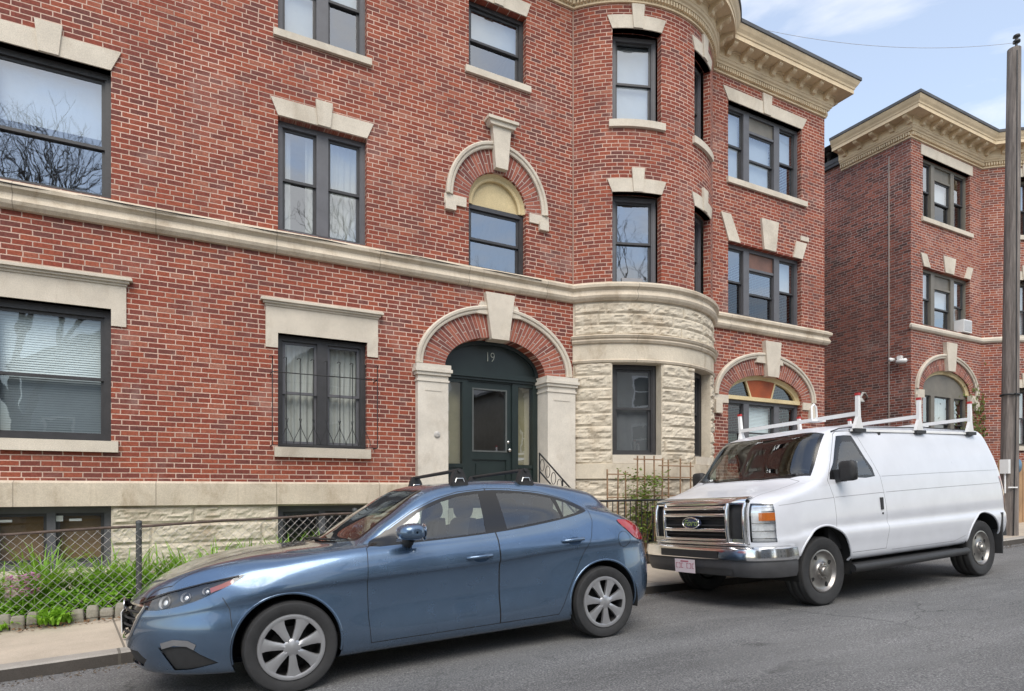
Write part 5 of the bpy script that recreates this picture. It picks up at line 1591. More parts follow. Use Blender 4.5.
for sd in (-1, 1):
    d = sv.take([1, 11], 'door', [M_WHITE, M_BLACKG], van, side=sd, slot={11: 1})
    sv.take([21], 'window_glass', M_CARGLASS, d, side=sd)
    m = MB()
    hy = sv.hit_y(1.09, 1.10)
    m.box((1.055, (hy - .02)*sd if sd > 0 else -(hy + .012), 1.03), (1.105, (hy + .012) if sd > 0 else -(hy - .02), 1.175))
    m.lathe([(0, -.008), (.012, -.006), (.014, .004)], lambda a, b, c: (1.09 + a, (hy + .004 - b*0)*sd + (b*sd if sd > 0 else b), .985 + c), 10)
    m.build('handle', M_BLACKP, d)
    hl = sv.take([31], 'headlight', M_LENS, van, side=sd, off=.004)
    sv.take([31], 'lamp_reflector', M_REFL, hl, side=sd, off=-.03)
    m = MB(); stripe(m, sv, [(.80, 1.035), (.90, 1.035), (.955, 1.035)], .085, ax=0, off=-.004, side=sd); stripe(m, sv, [(-.69, 1.03), (-.66, 1.03), (-.645, 1.03)], .075, off=-.002, side=sd); m.build('turn_signal', M_AMBER, hl)
    m = MB()
    for z_ in (.80, .88, .965, 1.09, 1.15):
        stripe(m, sv, [(.73, z_), (.85, z_), (.94, z_)], .012, ax=0, off=-.012, side=sd)
    m.build('lamp_ribs', M_CHROME, hl)
    # mirror
    m = MB()
    prof = []
    for yy, k in ((1.02, .3), (1.035, .9), (1.07, 1), (1.16, 1), (1.20, .92), (1.215, .3)):
        prof.append([(.30 + (.06 if cos(t) < 0 else .045)*k*(abs(cos(t))**.5)*(1 if cos(t) > 0 else -1), yy*sd, 1.50 + .115*k*(abs(sin(t))**.6)*(1 if sin(t) > 0 else -1)) for t in [2*pi*j/24 for j in range(24)]])
    m.grid(prof, 0, True, close=True, flip=(sd > 0)); m.face(prof[0]); m.face(prof[-1][::-1])
    mir = m.build('mirror', M_BLACKP, van)
    m = MB(); m.box((.347, 1.05*sd if sd > 0 else -1.19, 1.40), (.353, 1.19 if sd > 0 else -1.05, 1.60)); m.build('mirror_glass', M_CHROME, mir)
    m = MB(); m.prism([(.26, .955*sd, 1.38), (.36, .955*sd, 1.38), (.36, .955*sd, 1.48), (.26, .945*sd, 1.52)], (0, .10*sd, 0)); m.build('mirror_foot', M_BLACKP, mir)
    # mud flap behind the rear wheel, running board
    m = MB(); m.prism([(3.91, .80*sd, .28), (3.93, .80*sd, .28), (4.01, .80*sd, .86), (3.95, .80*sd, .86)], (0, .225*sd, 0)); m.build('mud_flap', M_BLACKP, van)
    m = MB()
    m.tube([(.42, 1.03*sd, .385), (.50, 1.045*sd, .385), (1.7, 1.05*sd, .385), (2.86, 1.045*sd, .395), (2.94, 1.02*sd, .395)], .046, 12)
    m.box((.5, .80*sd if sd > 0 else -1.06, .405), (2.86, 1.06 if sd > 0 else -.80, .43))
    m.build('running_board', M_BLACKP, van)
    for A in ((0.0, .43, .47), (3.5, .43, .46)):
        m = MB()
        pts = [(A[0] + A[2]*cos(t), A[1] + A[2]*sin(t)) for t in [radians(5 + 170*k/30) for k in range(31)]]
        m.tube([(a, (sv.hit_y(a, min(b, 1.0)) - .004)*sd, b) for a, b in pts if b > .47], .014, 8)
        m.build('arch_lip', M_WHITE, van)
    # rear lamp and corner
    m = MB(); stripe(m, sv, [(4.14, .98), (4.10, 1.2), (4.04, 1.38)], .05, off=.006, side=sd); m.build('taillight', M_RED, van)
# pressed panel lines on the flanks
for sd in (1, -1):
    m = MB()
    stripe(m, sv, [(1.16, 1.43), (2.5, 1.452), (4.03, 1.47)], .005, side=sd, n=14)
    stripe(m, sv, [(-.60, 1.15), (-.30, 1.185), (.18, 1.205)], .006, side=sd, n=8)
    stripe(m, sv, [(.21, 1.207), (1.16, 1.235)], .006, side=sd, n=8)
    stripe(m, sv, [(1.20, 1.237), (2.5, 1.262), (4.10, 1.285)], .006, side=sd, n=14)
    stripe(m, sv, [(1.26, .54), (2.7, .54), (3.0, .60)], .005, side=sd, n=8)
    m.build('panel_lines', simple('pale_seam', (0.30, 0.30, 0.32), 0.5), van)
m = MB()
for sd in (1, -1):
    m.tube([(.50, .80*sd, 1.985), (.62, .83*sd, 2.02), (1.0, .828*sd, 2.045), (2.5, .835*sd, 2.062), (3.7, .82*sd, 2.05)], .008, 6)
m.build('drip_rail', M_BLACKP, van)
q = MB()
for cx_ in (0.0, 3.5): wheel_well(q, cx_, .43, .475, .48, .985)
q.box((-.4, -.80, .40), (4.0, .80, .47)); q.build('underbody', M_WELL, van)
# chrome grille
gx = sv.hit_x(.2, 1.0)
g = MB()
fx = lambda y, z=1.0: sv.hit_x(min(abs(y), .70), z)
def bar(mb, y0, y1, z, r, dx=-.02, n=13, mat=0):
    mb.tube([(fx(y0 + (y1-y0)*k/(n-1)) + dx, y0 + (y1-y0)*k/(n-1), z) for k in range(n)], r, 8, mat)
for z_ in (.785, .895, 1.065, 1.145): bar(g, -.47, .47, z_, .026 if z_ not in (.785,) else .020)
bar(g, -.69, .69, .742, .022); 
for sd in (1, -1):
    for yy in (.49, .685):
        g.tube([(fx(yy, z_) - .02, yy*sd, z_) for z_ in (.745, .85, 1.0, 1.12, 1.19)], .026, 8)
    for yy in (.50,): g.box((fx(.6) - .022, yy*sd if sd > 0 else -.69, .742), (fx(.6) - .006, .69 if sd > 0 else -yy, .80))
hd_ = []
for k in range(17):
    yy = -.70 + 1.40*k/16
    a = fx(yy, 1.2)
    hd_.append((a, yy))
g.grid([[(a + dx_, y_, z_) for a, y_ in hd_] for dx_, z_ in ((-.012, 1.165), (-.04, 1.18), (-.045, 1.215), (-.02, 1.25), (.05, 1.262))], 0, True)
gr = g.build('grille', M_CHROME, van, sharp=50)
g = MB()
sv.take([33], 'grille_backing', M_BLACKP, gr, both=True, off=-.012)
for z_ in (.84, .945, 1.02, 1.105): bar(g, -.46, .46, z_, .010, -.008)
g.build('grille_bars', M_BLACKP, gr)
# oval badge with the maker's script
g = MB()
ex = fx(0) - .045
g.lathe([(0.0, -.012), (.115, -.010), (.128, 0.0), (.128, .02)], lambda a, b, c: (ex + b, a, .975 + c*.50), 40)
bd = g.build('badge', simple('dark_blue_enamel', (0.035, 0.045, 0.085), 0.25), gr)
g = MB(); g.tube([(ex - .010, .126*cos(t), .975 + .064*sin(t)) for t in [2*pi*k/40 for k in range(41)]], .008, 8); g.build('badge_rim', M_CHROME, bd)
text_mesh('badge_script', 'Ford', .098, Matrix.Translation((ex - .014, 0, .975)) @ Matrix.Rotation(radians(-90), 4, 'Z') @ Matrix.Rotation(radians(90), 4, 'X') @ Matrix.Scale(1.15, 4, (1, 0, 0)), M_CHROME, bd, shear=.35, bold=.002)
# wrap-round bumper
g = MB()
BP = [(-.50, -1.03), (-.60, -1.015), (-.70, -.965), (-.815, -.84), (-.87, -.62), (-.885, -.3), (-.888, 0), (-.885, .3), (-.87, .62), (-.815, .84), (-.70, .965), (-.60, 1.015), (-.50, 1.03)]
BPs = catmull([Vector((a, b, 0)) for a, b in BP], 5)
def bump_rows(prof, mat):
    rows_ = []
    for o, z in prof:
        r_ = []
        for k, p in enumerate(BPs):
            t = (BPs[min(k+1, len(BPs)-1)] - BPs[max(k-1, 0)]).normalized(); n_ = Vector((-t.y, t.x, 0))
            if n_.x > 0 and abs(p.y) < .9: n_ = -n_
            n_ = Vector((-abs(n_.x), (1 if p.y > 0 else -1)*abs(n_.y), 0))
            r_.append((p.x + n_.x*o, p.y + n_.y*o, z))
        rows_.append(r_)
    g.grid(rows_, mat, True, flip=True)
bump_rows([(-.14, .715), (-.02, .712), (.0, .695), (.012, .62), (.010, .575), (-.008, .56)], 0)
bump_rows([(-.008, .56), (-.004, .55), (-.012, .45), (-.035, .39), (-.10, .375), (-.2, .38)], 1)
bp = g.build('bumper', [M_CHROME, simple('grey_bumper_plastic', (0.055, 0.055, 0.058), 0.55, var=0.2, scale=8)], van, sharp=40)
g = MB()
bfx = lambda y: min((p for p in BPs if abs(p.y) < 1.0), key=lambda p: abs(p.y - y)).x
g.grid([[(bfx(y_) - .0145, y_, z_) for y_ in [-.44 + .05*k for k in range(19)]] for z_ in (.585, .67)], 0, False)
g.grid([[(bfx(y_) + .003, y_, z_) for y_ in [-.60 + .05*k for k in range(13)]] for z_ in (.41, .475)], 0, False)
g.build('air_intake', M_BLACKP, bp)
g = MB()
pxx = -.888 - .018
g.box((pxx - .004, -.105, .40), (pxx, .21, .555))
pl = g.build('license_plate', NT('plate_enamel').set(Base_Color=(0.66, 0.58, 0.62), Roughness=0.4), van)
g = MB(); rr_ = random.Random(3)
for k in range(7):
    if k == 3: continue
    y_ = .18 - .255*k/6
    g.box((pxx - .0055, y_ - .017, .452), (pxx - .0045, y_ + .012, .458)); g.box((pxx - .0055, y_ - .017, .505), (pxx - .0045, y_ + .008 + .006*rr_.random(), .512))
    g.box((pxx - .0055, y_ - (.017 if k % 2 else -.004), .458), (pxx - .0045, y_ - (.010 if k % 2 else -.011), .505))
g.box((pxx - .0055, -.01, .525), (pxx - .0045, .115, .54))
g.build('plate_marks', simple('faded_red_print', (0.42, 0.12, 0.17), 0.5), pl)
# rear bumper
g = MB(); g.box((4.30, -.86, .50), (4.46, .86, .66)); g.build('rear_bumper', M_BLACKP, van)
# wipers
g = MB()
for ya, yb in ((-.70, -.08), (.05, .66)):
    g.tube([(-.115, yb, 1.432), (-.07, (ya+yb)/2, 1.475), (-.055, ya, 1.49)], .011, 6)
g.build('wiper', M_BLACKP, van)
# cab
g = MB()
g.box((.1, -.88, .55), (1.3, .88, .62)); g.box((1.35, -.86, .55), (1.40, .86, 2.0))
g.grid([[(a, y_, z_) for y_ in (-.85, -.4, .4, .85)] for a, z_ in ((-.08, 1.38), (.10, 1.40), (.30, 1.36), (.36, 1.2), (.33, .8), (.30, .6))], 0, True)
g.box((.2, -.90, .6), (1.3, -.85, 1.38)); g.box((.2, .85, .6), (1.3, .90, 1.38))
g.build('cab_trim', M_BLACKP, van)
def van_seat(y):
    e = MB()
    e.grid([[(.80 + a, y + b*sc, z) for b in (-.25, -.2, 0, .2, .25)] for a, z, sc in ((-.30, .85, 1), (-.28, .95, 1), (.0, .93, 1), (.20, .95, 1), (.27, 1.25, 1), (.34, 1.55, .9), (.36, 1.58, .7), (.44, 1.57, .7), (.42, 1.25, 1), (.30, .85, 1))], 0, True)
    s_ = e.build('seat', M_SEAT, van)
    e = MB(); e.grid([[(1.19 + .05*cos(t)*k_, y + b, 1.68 + .095*sin(t)*k_) for t in [2*pi*j/14 for j in range(14)]] for b, k_ in ((-.13, .1), (-.125, .8), (-.1, 1), (.1, 1), (.125, .8), (.13, .1))], 0, True, close=True)
    e.build('headrest', M_SEAT, s_)
van_seat(-.45); van_seat(.45)
m = MB(); m.tube([(.48 - .09*sin(t), -.45 + .195*cos(t), 1.38 + .17*sin(t)) for t in [2*pi*k/28 for k in range(29)]], .016, 8); m.tube([(.47, -.45, 1.37), (.28, -.45, 1.25)], .03, 8); m.build('steering_wheel', M_BLACKP, van)
for x_ in (0.0, 3.5):
    for sd in (-1, 1): wheel(van, x_, .835*sd, .387, .387, .235, .24, sd, 'steel')
# ladder rack
g = MB()
for sd in (1, -1): g.box((.80, .855*sd - .012, 1.985), (3.70, .855*sd + .012, 2.012))
rk = g.build('ladder_rack', M_WHITEP, van)
for rx in (.93, 2.26, 3.56):
    zb = 2.02
    g = MB(); g.box((rx - .024, -.87, zb + .16), (rx + .024, .87, zb + .205)); g.build('crossbar', M_WHITEP, rk)
    for sd in (-1, 1):
        g = MB()
        g.prism([(rx - .085, .86*sd - .02, zb), (rx + .085, .86*sd - .02, zb), (rx + .028, .875*sd - .02, zb + .14), (rx + .019, .885*sd - .02, zb + .40), (rx - .019, .885*sd - .02, zb + .40), (rx - .028, .875*sd - .02, zb + .14)], (0, .04, 0))
        p_ = g.build('post', M_WHITEP, rk)
        g = MB(); g.box((rx - .022, .885*sd - .024, zb + .398), (rx + .022, .885*sd + .024, zb + .43)); g.build('red_cap', simple('red_plastic_cap', (0.42, 0.03, 0.03), 0.5), p_)
        g = MB(); g.box((rx - .11, .86*sd - .04, zb - .045), (rx + .11, .86*sd + .04, zb - .002)); g.build('foot', M_BLACKP, p_)
# sliding ladder clamps: a hoop on the crossbar
for rx, yy in ((.93, -.30), (3.56, -.2)):
    g = MB(); g.tube([(rx - .05, yy, 2.21), (rx - .045, yy, 2.37), (rx, yy, 2.405), (rx + .045, yy, 2.37), (rx + .05, yy, 2.21)], .013, 8); g.box((rx - .14, yy - .06, 2.175), (rx + .14, yy + .06, 2.20)); g.build('ladder_clamp', M_WHITEP, rk)

# the nose of the body shell reaches further forward than the loft: stretch everything ahead of the wheel arch
def descend(o):
    for ch in o.children:
        yield ch
        yield from descend(ch)
for o in list(descend(van)):
    if o.type == 'MESH' and o.name.split('.')[0] not in ('tyre', 'rim'):
        for v in o.data.vertices:
            if v.co.x < -.45: v.co.x = -.45 + (v.co.x + .45)*1.44
# ---------------------------------------------------------------- neighbouring apartment building up the street
b2 = empty('apartment_building', (16.45, 9.3, 0))
tag(b2, 'farther red brick apartment building beyond the alley, its side wall darkened with soot', 'apartment building', 'brick apartment buildings')
INV = Matrix.Translation((-16.45, -9.3, 0))
class Sub:
    """builds under b2 in world coordinates"""
def to_b2(o):
    o.matrix_parent_inverse = INV
    return o
X2, XC2, DZ = 16.45, 21.54, 0.46
def FLAT2(s, z, d=0.0): return (s - 16.45, d, z)
def BOW2(s, z, d=0.0):
    a = s / RB
    return (XC2 - 16.45 + (RB - d)*sin(a), YC - YF - (RB - d)*cos(a), z)
P2 = dict(x0=X2, ret0=1.9, xc=XC2, x1=31.0, ret1=None)
R2 = (16.98, 19.25); WA, WB = (-1.25, -.35), (.35, 1.25)
ops2 = [op(R2, 8.50, 10.12), op(R2, 5.71, 7.22), op(R2, 2.4, 4.60, spring=4.02)]
opsb2 = [op(w_, z0, z1) for w_ in (WA, WB) for z0, z1 in ((8.50, 10.14), (5.71, 7.26), (2.62, 4.25))]
CL2, CR2 = XC2 - RB*sin(AL), XC2 + RB*sin(AL)
ZT2 = Z_TOP + DZ
mb = MB()
wall_faces(mb, X2, CL2, -1.0, ZT2, ops2, FLAT2)
wall_faces(mb, -SB, SB, -1.0, ZT2, opsb2, BOW2, step=0.1)
wall_faces(mb, CR2, 31.0, -1.0, ZT2, [], FLAT2)
mb.build('brick_wall', M_BRICK2, b2)
mb = MB()
wall_faces(mb, 0, 14.7, -1.0, ZT2 + .25, [], lambda s, z, d=0: (0, 14.7 - s, z))
mb.build('side_wall', M_BRICKD, b2)
mb = MB(); wall_faces(mb, 0, 14.55, -1.0, ZT2 + .3, [], lambda s, z, d=0: (14.55 - s, 14.7, z)); wall_faces(mb, 0, 14.7, -1.0, ZT2 + .3, [], lambda s, z, d=0: (14.55, s, z)); mb.build('rear_wall', M_BRICKD, b2)
mb = MB(); mb.face([(x - 16.45, y - 9.3, 10.75 + DZ) for x, y in path_pts(0.3, P2)[1:]] + [(14.55, 14.7, 10.75 + DZ), (-.0, 14.7, 10.75 + DZ)]); mb.build('roof', M_ROOF, b2)
mb = MB()
for z in (1.5, 5.0, 7.9): mb.box((.1, .45, z), (14.4, 14.5, z + .2))
mb.box((.1, 3.9, 0), (14.4, 4.0, 11))
mb.build('inner_partitions', M_INNER, b2)
c2 = cornice(b2, P2, DZ)
for o in list(b2.children):
    if o.name.startswith(('cornice', 'roof_edge')): o.location = (-16.45, -9.3, 0)
# flat coping over the rest of the side wall, with roof clutter
mb = MB(); mb.box((-.12, 1.9, ZT2 + .10), (.25, 14.8, ZT2 + .22)); mb.box((-.10, 1.9, ZT2 + .02), (-.003, 14.8, ZT2 + .10)); mb.build('roof_coping', M_ROOF, b2)
for (y, h, r) in ((2.35, .42, .07), (2.75, .30, .10), (3.3, .5, .06)):
    mb = MB(); mb.lathe([(r, 0), (r, h*.7), (r*1.5, h*.72), (r*1.5, h), (0, h*1.05)], lambda a, b_, c: (.12 + a, y + c, ZT2 + .2 + b_), 14); mb.build('roof_vent', M_IRON, b2)
mb = MB()
sweep(mb, [(0, 5.52 + .0), (.04, 5.53), (.07, 5.57), (.07, 5.63), (.05, 5.65), (0, 5.69)], dict(P2, ret0=0.0)); mb.build('string_course', M_LIME, b2).location = (-16.45, -9.3, 0)
def fr2(o): return o
w, *_ = make_window(b2, FLAT2, *R2, 8.50, 10.12, bays=TRI, trim=M_FRAME3, fw=.06, mull=.17, shade=('none', 'half', 'none'), glass_lo=M_GLASSD, panel=(1, .22, M_FRAME3))
sill(w, FLAT2, R2[0] - .08, R2[1] + .08, 8.39, 8.50)
q = MB(); strip(q, ((R2[0] - .1, 10.12), (R2[1] + .1, 10.12)), ((R2[0] - .1, 10.38), (R2[1] + .1, 10.38)), -.1, .02, FLAT2); q.build('lintel', M_LIME, w)
w, L, W, H = make_window(b2, FLAT2, *R2, 5.71, 7.22, bays=TRI, trim=M_FRAME3, fw=.06, mull=.17, shade=('shade', 'half', 'curtain'), panel=(1, .24, M_FRAME3))
for (xb0, xb1, xt0, xt1, z1_) in ((17.0, 17.3, 16.85, 17.12, 7.55), (18.0, 18.4, 17.9, 18.5, 7.66), (18.95, 19.22, 19.1, 19.36, 7.55)):
    q = MB(); strip(q, ((xb0, 7.225), (xb1, 7.225)), ((xt0, z1_), (xt1, z1_)), -.1, .03, FLAT2); q.build('keystone', M_LIME, w)
u = MB(); u.box((W*.80, -.20, .02), (W*.98, .06, .36), 0, lambda x, y, z: L(x, z, y)); u.box((W*.81, -.206, .05), (W*.97, -.201, .33), 1, lambda x, y, z: L(x, z, y)); u.build('window_air_conditioner', [M_WHITEP, simple('grille_grey', (.42, .43, .44), .6)], w)
w, L, W, H = make_window(b2, FLAT2, *R2, 2.4, 4.0, bays=TRI, trim=M_FRAME3, fw=.07, mull=.17, shade=('none', 'curtain', 'none'), glass_lo=M_GLASSD)
rc2, rh2 = (R2[0] + R2[1])/2, (R2[1] - R2[0])/2
q = MB(); q.face([FLAT2(rc2 - (rh2 - .0)*cos(pi*k/30), 4.0 + .60*sin(pi*k/30), .12) for k in range(31)][::-1]); q.build('tympanum', M_FRAME3, w)
q = MB(); arch_sweep(q, rc2, 4.02, rh2 - .09, .49, [(0, -.12), (0, -.07), (.04, -.06), (.092, -.03), (.093, -.12)], FLAT2); q.build('arch_trim', M_CREAM, w)
q = MB(); arch_ring(q, rc2, 4.02, rh2, .58, 1.42, .92, FLAT2, n=50); q.build('brick_arch', M_VOUSS, b2)
q = MB(); arch_sweep(q, rc2, 4.02, 1.38, .90, MOULD, FLAT2, n=50)
for sg in (-1, 1):
    x = rc2 + sg*1.30 - 16.45; q.box((x - .2, -.03, 3.80), (x + .2, .05, 4.01)); q.box((x + sg*.1 - .09, -.07, 3.60), (x + sg*.1 + .09, .05, 3.86))
q.build('label_moulding', M_LIME, b2)
keystone(rc2 + .05, 4.58, 5.34, .34, .52, .10, parent=b2, mp=FLAT2)
for ss in (WA, WB):
    for z0, z1, sh in ((8.50, 10.14, 'half'), (5.71, 7.26, 'shade'), (2.62, 4.25, 'shade')):
        w, *_ = make_window(b2, BOW2, *ss, z0, z1, fw=.06, trim=M_FRAME3, shade=sh, glass_lo=M_GLASS, depth=.20)
        key_lintel(w, BOW2, *ss, z1, z1 + .235, .09, .20, z1 + .40, n=6); sill(w, BOW2, ss[0] - .06, ss[1] + .06, z0 - .12, z0, n=8)
# fittings on the side wall
q = MB(); q.tube([(-.02, .55, 10.2), (-.02, .55, .4)], .016, 6); q.build('conduit', simple('pale_conduit', (.33, .28, .25), .6), b2)
q = MB(); q.box((-.10, .20, 4.78), (0, .30, 4.88)); q.lathe([(0, -.15), (.055, -.14), (.06, -.02), (.045, .10), (0, .11)], lambda a, b_, c: (-.14 + a, .18 + b_, 4.72 + c), 16); q.lathe([(0, -.10), (.05, -.09), (.05, .06), (0, .07)], lambda a, b_, c: (-.10 + b_, .42 + a, 4.80 + c), 14); q.build('security_camera', M_WHITEP, b2)
q = MB(); q.tube([(0, 1.15, 3.92), (-.18, 1.10, 4.02), (-.40, 1.02, 4.00), (-.62, .95, 3.84)], .03, 8); q.lathe([(.05, 0), (.11, -.10), (.10, -.12)], lambda a, b_, c: (-.64 + a, .94 + c, 3.84 + b_), 14); q.build('wall_lamp', simple('pale_grey_metal', (.42, .42, .40), .5), b2)
q = MB(); q.tube([(-.06, 2.6, ZT2), (-.10, 2.6, ZT2 - .25), (-.22, 2.62, ZT2 - .42), (-.2, 2.64, ZT2 - .6)], .035, 8); q.build('scupper', M_IRON, b2)

# ---------------------------------------------------------------- utility pole
pz = z_walk(15.75, 6.85)
pole = empty('utility_pole', (15.72, 6.85, pz))
tag(pole, 'tall weathered dark wooden utility pole standing on the pavement at the far right', 'utility pole')
def bark():
    t = NT('weathered_pole_wood'); p = t.obj()
    f = t.noise(t.scale(p, (9, 9, .55)), 2.0, 6, .7)
    t.set(Base_Color=t.ramp(f, [(.3, (.085, .072, .065)), (.55, (.205, .178, .16)), (.75, (.36, .315, .28))]), Roughness=.95)
    t.bump(f, .9, .02); return t.mat
M_POLE = bark()
q = MB()
q.tube([(0.02*k*.9, -.0, .835*k - .3) for k in range(14)], [.168 - .0034*k for k in range(14)], 20); q.build('post', M_POLE, pole)
q = MB(); q.box((-.24, -.10, 1.32), (-.15, .06, 1.62)); q.tube([(-.2, -.02, .9), (-.2, -.02, 1.32)], .02, 6); q.tube([(-.20, -.08, 1.02), (-.05, -.18, 1.02)], .018, 6); q.build('meter_box', M_WHITEP, pole)
q = MB(); q.tube([(-.12, -.14, .0), (-.06, -.165, 3.0), (-.03, -.155, 6.0), (.06, -.13, 10.4)], .012, 6); q.build('ground_wire', M_IRON, pole)
q = MB(); q.lathe([(.175, 3.0), (.18, 3.0), (.18, 3.04), (.17, 3.04)], lambda a, b_, c: (a + .055, c, b_), 20); q.build('band', M_IRON, pole)

q = MB(); q.tube([(.20, .0, 10.4), (.32, .0, 10.5), (.34, 0, 10.9)], .025, 8); q.lathe([(.03, 10.72), (.07, 10.74), (.07, 10.78), (.03, 10.8), (.03, 10.84), (.07, 10.86), (.06, 10.9), (0, 10.92)], lambda a, b_, c: (.34 + a, c, b_), 14); q.build('insulator', M_IRON, pole)
pw = empty('power_line', (15.85, 6.85, pz)); tag(pw, 'thin grey overhead wire running from the pole to the roof edge', 'wire')
q = MB(); A_, B_ = Vector((0.21, .0, 10.74)), Vector((10.15 - 15.85, 8.9 - 6.85, 10.82 - pz))
q.tube([A_.lerp(B_, k/16) + Vector((0, 0, -.25*4*(k/16)*(1 - k/16))) for k in range(17)], .0045, 5); q.build('cable', simple('grey_cable', (.42, .43, .46), .6), pw)
# ---------------------------------------------------------------- things at the far right
q = MB()
rnd = random.Random(5)
for k in range(40):
    x = 17.9 + k*.145; q.box((x, 8.0 + rnd.uniform(-.006, .006), .35), (x + .137, 8.03, 2.14 + rnd.uniform(-.02, .02)))
M_FENCEW = simple('tan_fence_boards', (.36, .22, .115), .8, var=.3, scale=2.5)
wf = empty('wooden_fence', (17.9, 8.0, .35)); tag(wf, 'tan wooden board fence behind the utility pole', 'fence')
o = q.build('boards', M_FENCEW, wf); o.location = (-17.9, -8.0, -.35)
q = MB()
for z in (.7, 1.8): q.box((17.9, 8.031, z), (23.7, 8.08, z + .09))
o = q.build('rail', M_FENCEW, wf); o.location = (-17.9, -8.0, -.35)
q = MB(); q.lathe([(0, -.02), (.17, -.02), (.17, 0), (0, 0)], lambda a, b_, c: (18.75 + a, 7.97 + b_, 2.02 + c), 24)
tag(q.build('round_sign', simple('blue_enamel', (.035, .16, .30), .35)), 'round blue sign on top of the tan wooden fence beside the pole', 'sign')
shd = empty('garden_shed', (17.0, 8.4, .4)); tag(shd, 'low grey shingled shed roof between the van and the pole', 'shed')
q = MB(); q.box((0, 0, 0), (1.5, .85, 1.45)); q.build('wall', simple('grey_shed_boards', (.20, .20, .20), .8), shd)
q = MB()
for k in range(6):
    y = -.14 + k*.165; z = 1.46 + k*.075
    q.prism([(-.1, y, z), (-.1, y, z + .035), (-.1, y + .20, z + .115), (-.1, y + .20, z + .08)], (1.7, 0, 0))
q.build('roof', simple('grey_shingles', (.20, .205, .215), .85, var=.35, scale=14), shd)

# ---------------------------------------------------------------- chain link fence
M_GALV = simple('galvanised_wire', (.44, .42, .40), .5, metal=.6, var=.3, scale=12)
M_RUSTY = simple('rusty_rail', (.085, .060, .048), .8, var=.55, scale=16)
def leafmat(name, a, b, rough=.55):
    t = NT(name); p = t.pos()
    f = t.noise(p, 9, 4, .6)
    t.set(Base_Color=t.ramp(f, [(.3, a), (.7, b)]), Roughness=rough, Specular_IOR_Level=.35, Subsurface_Weight=0.0)
    t.b.inputs['Transmission Weight'].default_value = 0
    tr = t.n('ShaderNodeBsdfTranslucent'); tr.inputs['Color'].default_value = (b[0]*1.3, b[1]*1.25, b[2], 1)
    mx = t.n('ShaderNodeMixShader'); mx.inputs[0].default_value = .3
    t.l(t.b.outputs[0], mx.inputs[1]); t.l(tr.outputs[0], mx.inputs[2]); t.l(mx.outputs[0], t.out.inputs['Surface'])
    return t.mat
def fz(x): return z_walk(x, FENCE_Y)
cf = empty('chain_link_fence', (-.464, FENCE_Y, 0)); tag(cf, 'low rusty topped chain link fence round the front garden', 'fence')
FX0, FX1 = -5.6, 2.75
for x in (-5.3, -2.88, -.464, 1.95):
    q = MB(); q.tube([(x + .464, 0, fz(x) - .1), (x + .464, 0, fz(x) + 1.02)], .03, 12); q.lathe([(.034, 0), (.03, .03), (0, .04)], lambda a, b_, c: (x + .464 + a, c, fz(x) + 1.015 + b_), 12); q.build('post', simple('dull_grey_post', (.055, .06, .06), .6), cf)
q = MB(); q.tube([(x + .464, -.0 + .004*sin(x*9), fz(x) + .985 + .006*sin(x*5)) for x in [FX0 + .4*k for k in range(22)]], .016, 10); q.build('rail', M_RUSTY, cf)
q = MB(); pit = .100
n = int((FX1 - FX0)/pit)
zig = .009
for k in range(-12, n + 12):
    for dr in (1, -1):
        pts = []
        for j in range(27):
            t = j/26; x = FX0 + k*pit + dr*t*.97*.98*(pit*13/.97)*.5*2*.5 
            x = FX0 + k*pit + dr*(j*.050*.74)
            if FX0 <= x <= FX1: pts.append((x + .464, (zig if j % 2 else -zig)*dr*.5 - .028, fz(x) + .02 + j*.0365))
        if len(pts) > 1: q.tube(pts, .0021, 4, cap=False, smooth=False)
q.build('wire_mesh', M_GALV, cf)

# ---------------------------------------------------------------- garden plants
M_LILY = leafmat('daylily_green', (.10, .24, .018), (.29, .50, .06))
M_COVER = leafmat('ground_cover_green', (.11, .27, .014), (.30, .54, .06))
M_DULLG = leafmat('dull_vine_green', (.08, .14, .025), (.20, .27, .06))
def blade_clump(name, x, y, n, h, seed, m=M_LILY, label=None, cat='plant', group=None, width=.024):
    rnd = random.Random(seed); z0 = z_garden(x, y)
    q = MB()
    for i in range(int(n*1.7)):
        a = rnd.uniform(0, 2*pi); ln = 1.16*h*rnd.uniform(.6, 1.1); sp = rnd.uniform(.45, 1.35)
        bx_, by_ = rnd.gauss(0, .07), rnd.gauss(0, .05); tw = rnd.uniform(-.5, .5)
        A, B = [], []
        for k in range(7):
            t = k/6
            r = sp*ln*.75*t**1.35
            z = ln*(1.25*t - .62*sp*t*t*1.15)
            w_ = width*(1 - t**2.2)*.5*(.6 + .4*min(1, t*4)) + .0008
            px_, py_ = bx_ + cos(a)*r, by_ + sin(a)*r
            sx, sy = -sin(a + tw)*w_, cos(a + tw)*w_
            A.append((px_ + sx, py_ + sy, z)); B.append((px_ - sx, py_ - sy, z))
        q.grid([A, B], 0, True)
    o = q.build(name, m); o.location = (x, y, z0 - .01)
    tag(o, label, cat, group)
    return o
for i, (x, y) in enumerate([(-1.95, 8.95), (-1.12, 8.98), (-.35, 8.95), (.12, 8.98), (.52, 8.95), (.95, 8.97), (1.45, 8.95)]):
    blade_clump('daylily', x, y, 38, .50, 60 + i, label='daylily clump in the back row against the foundation stone', group='daylilies in the back row')
LB = 'daylily clump with arching green blades '
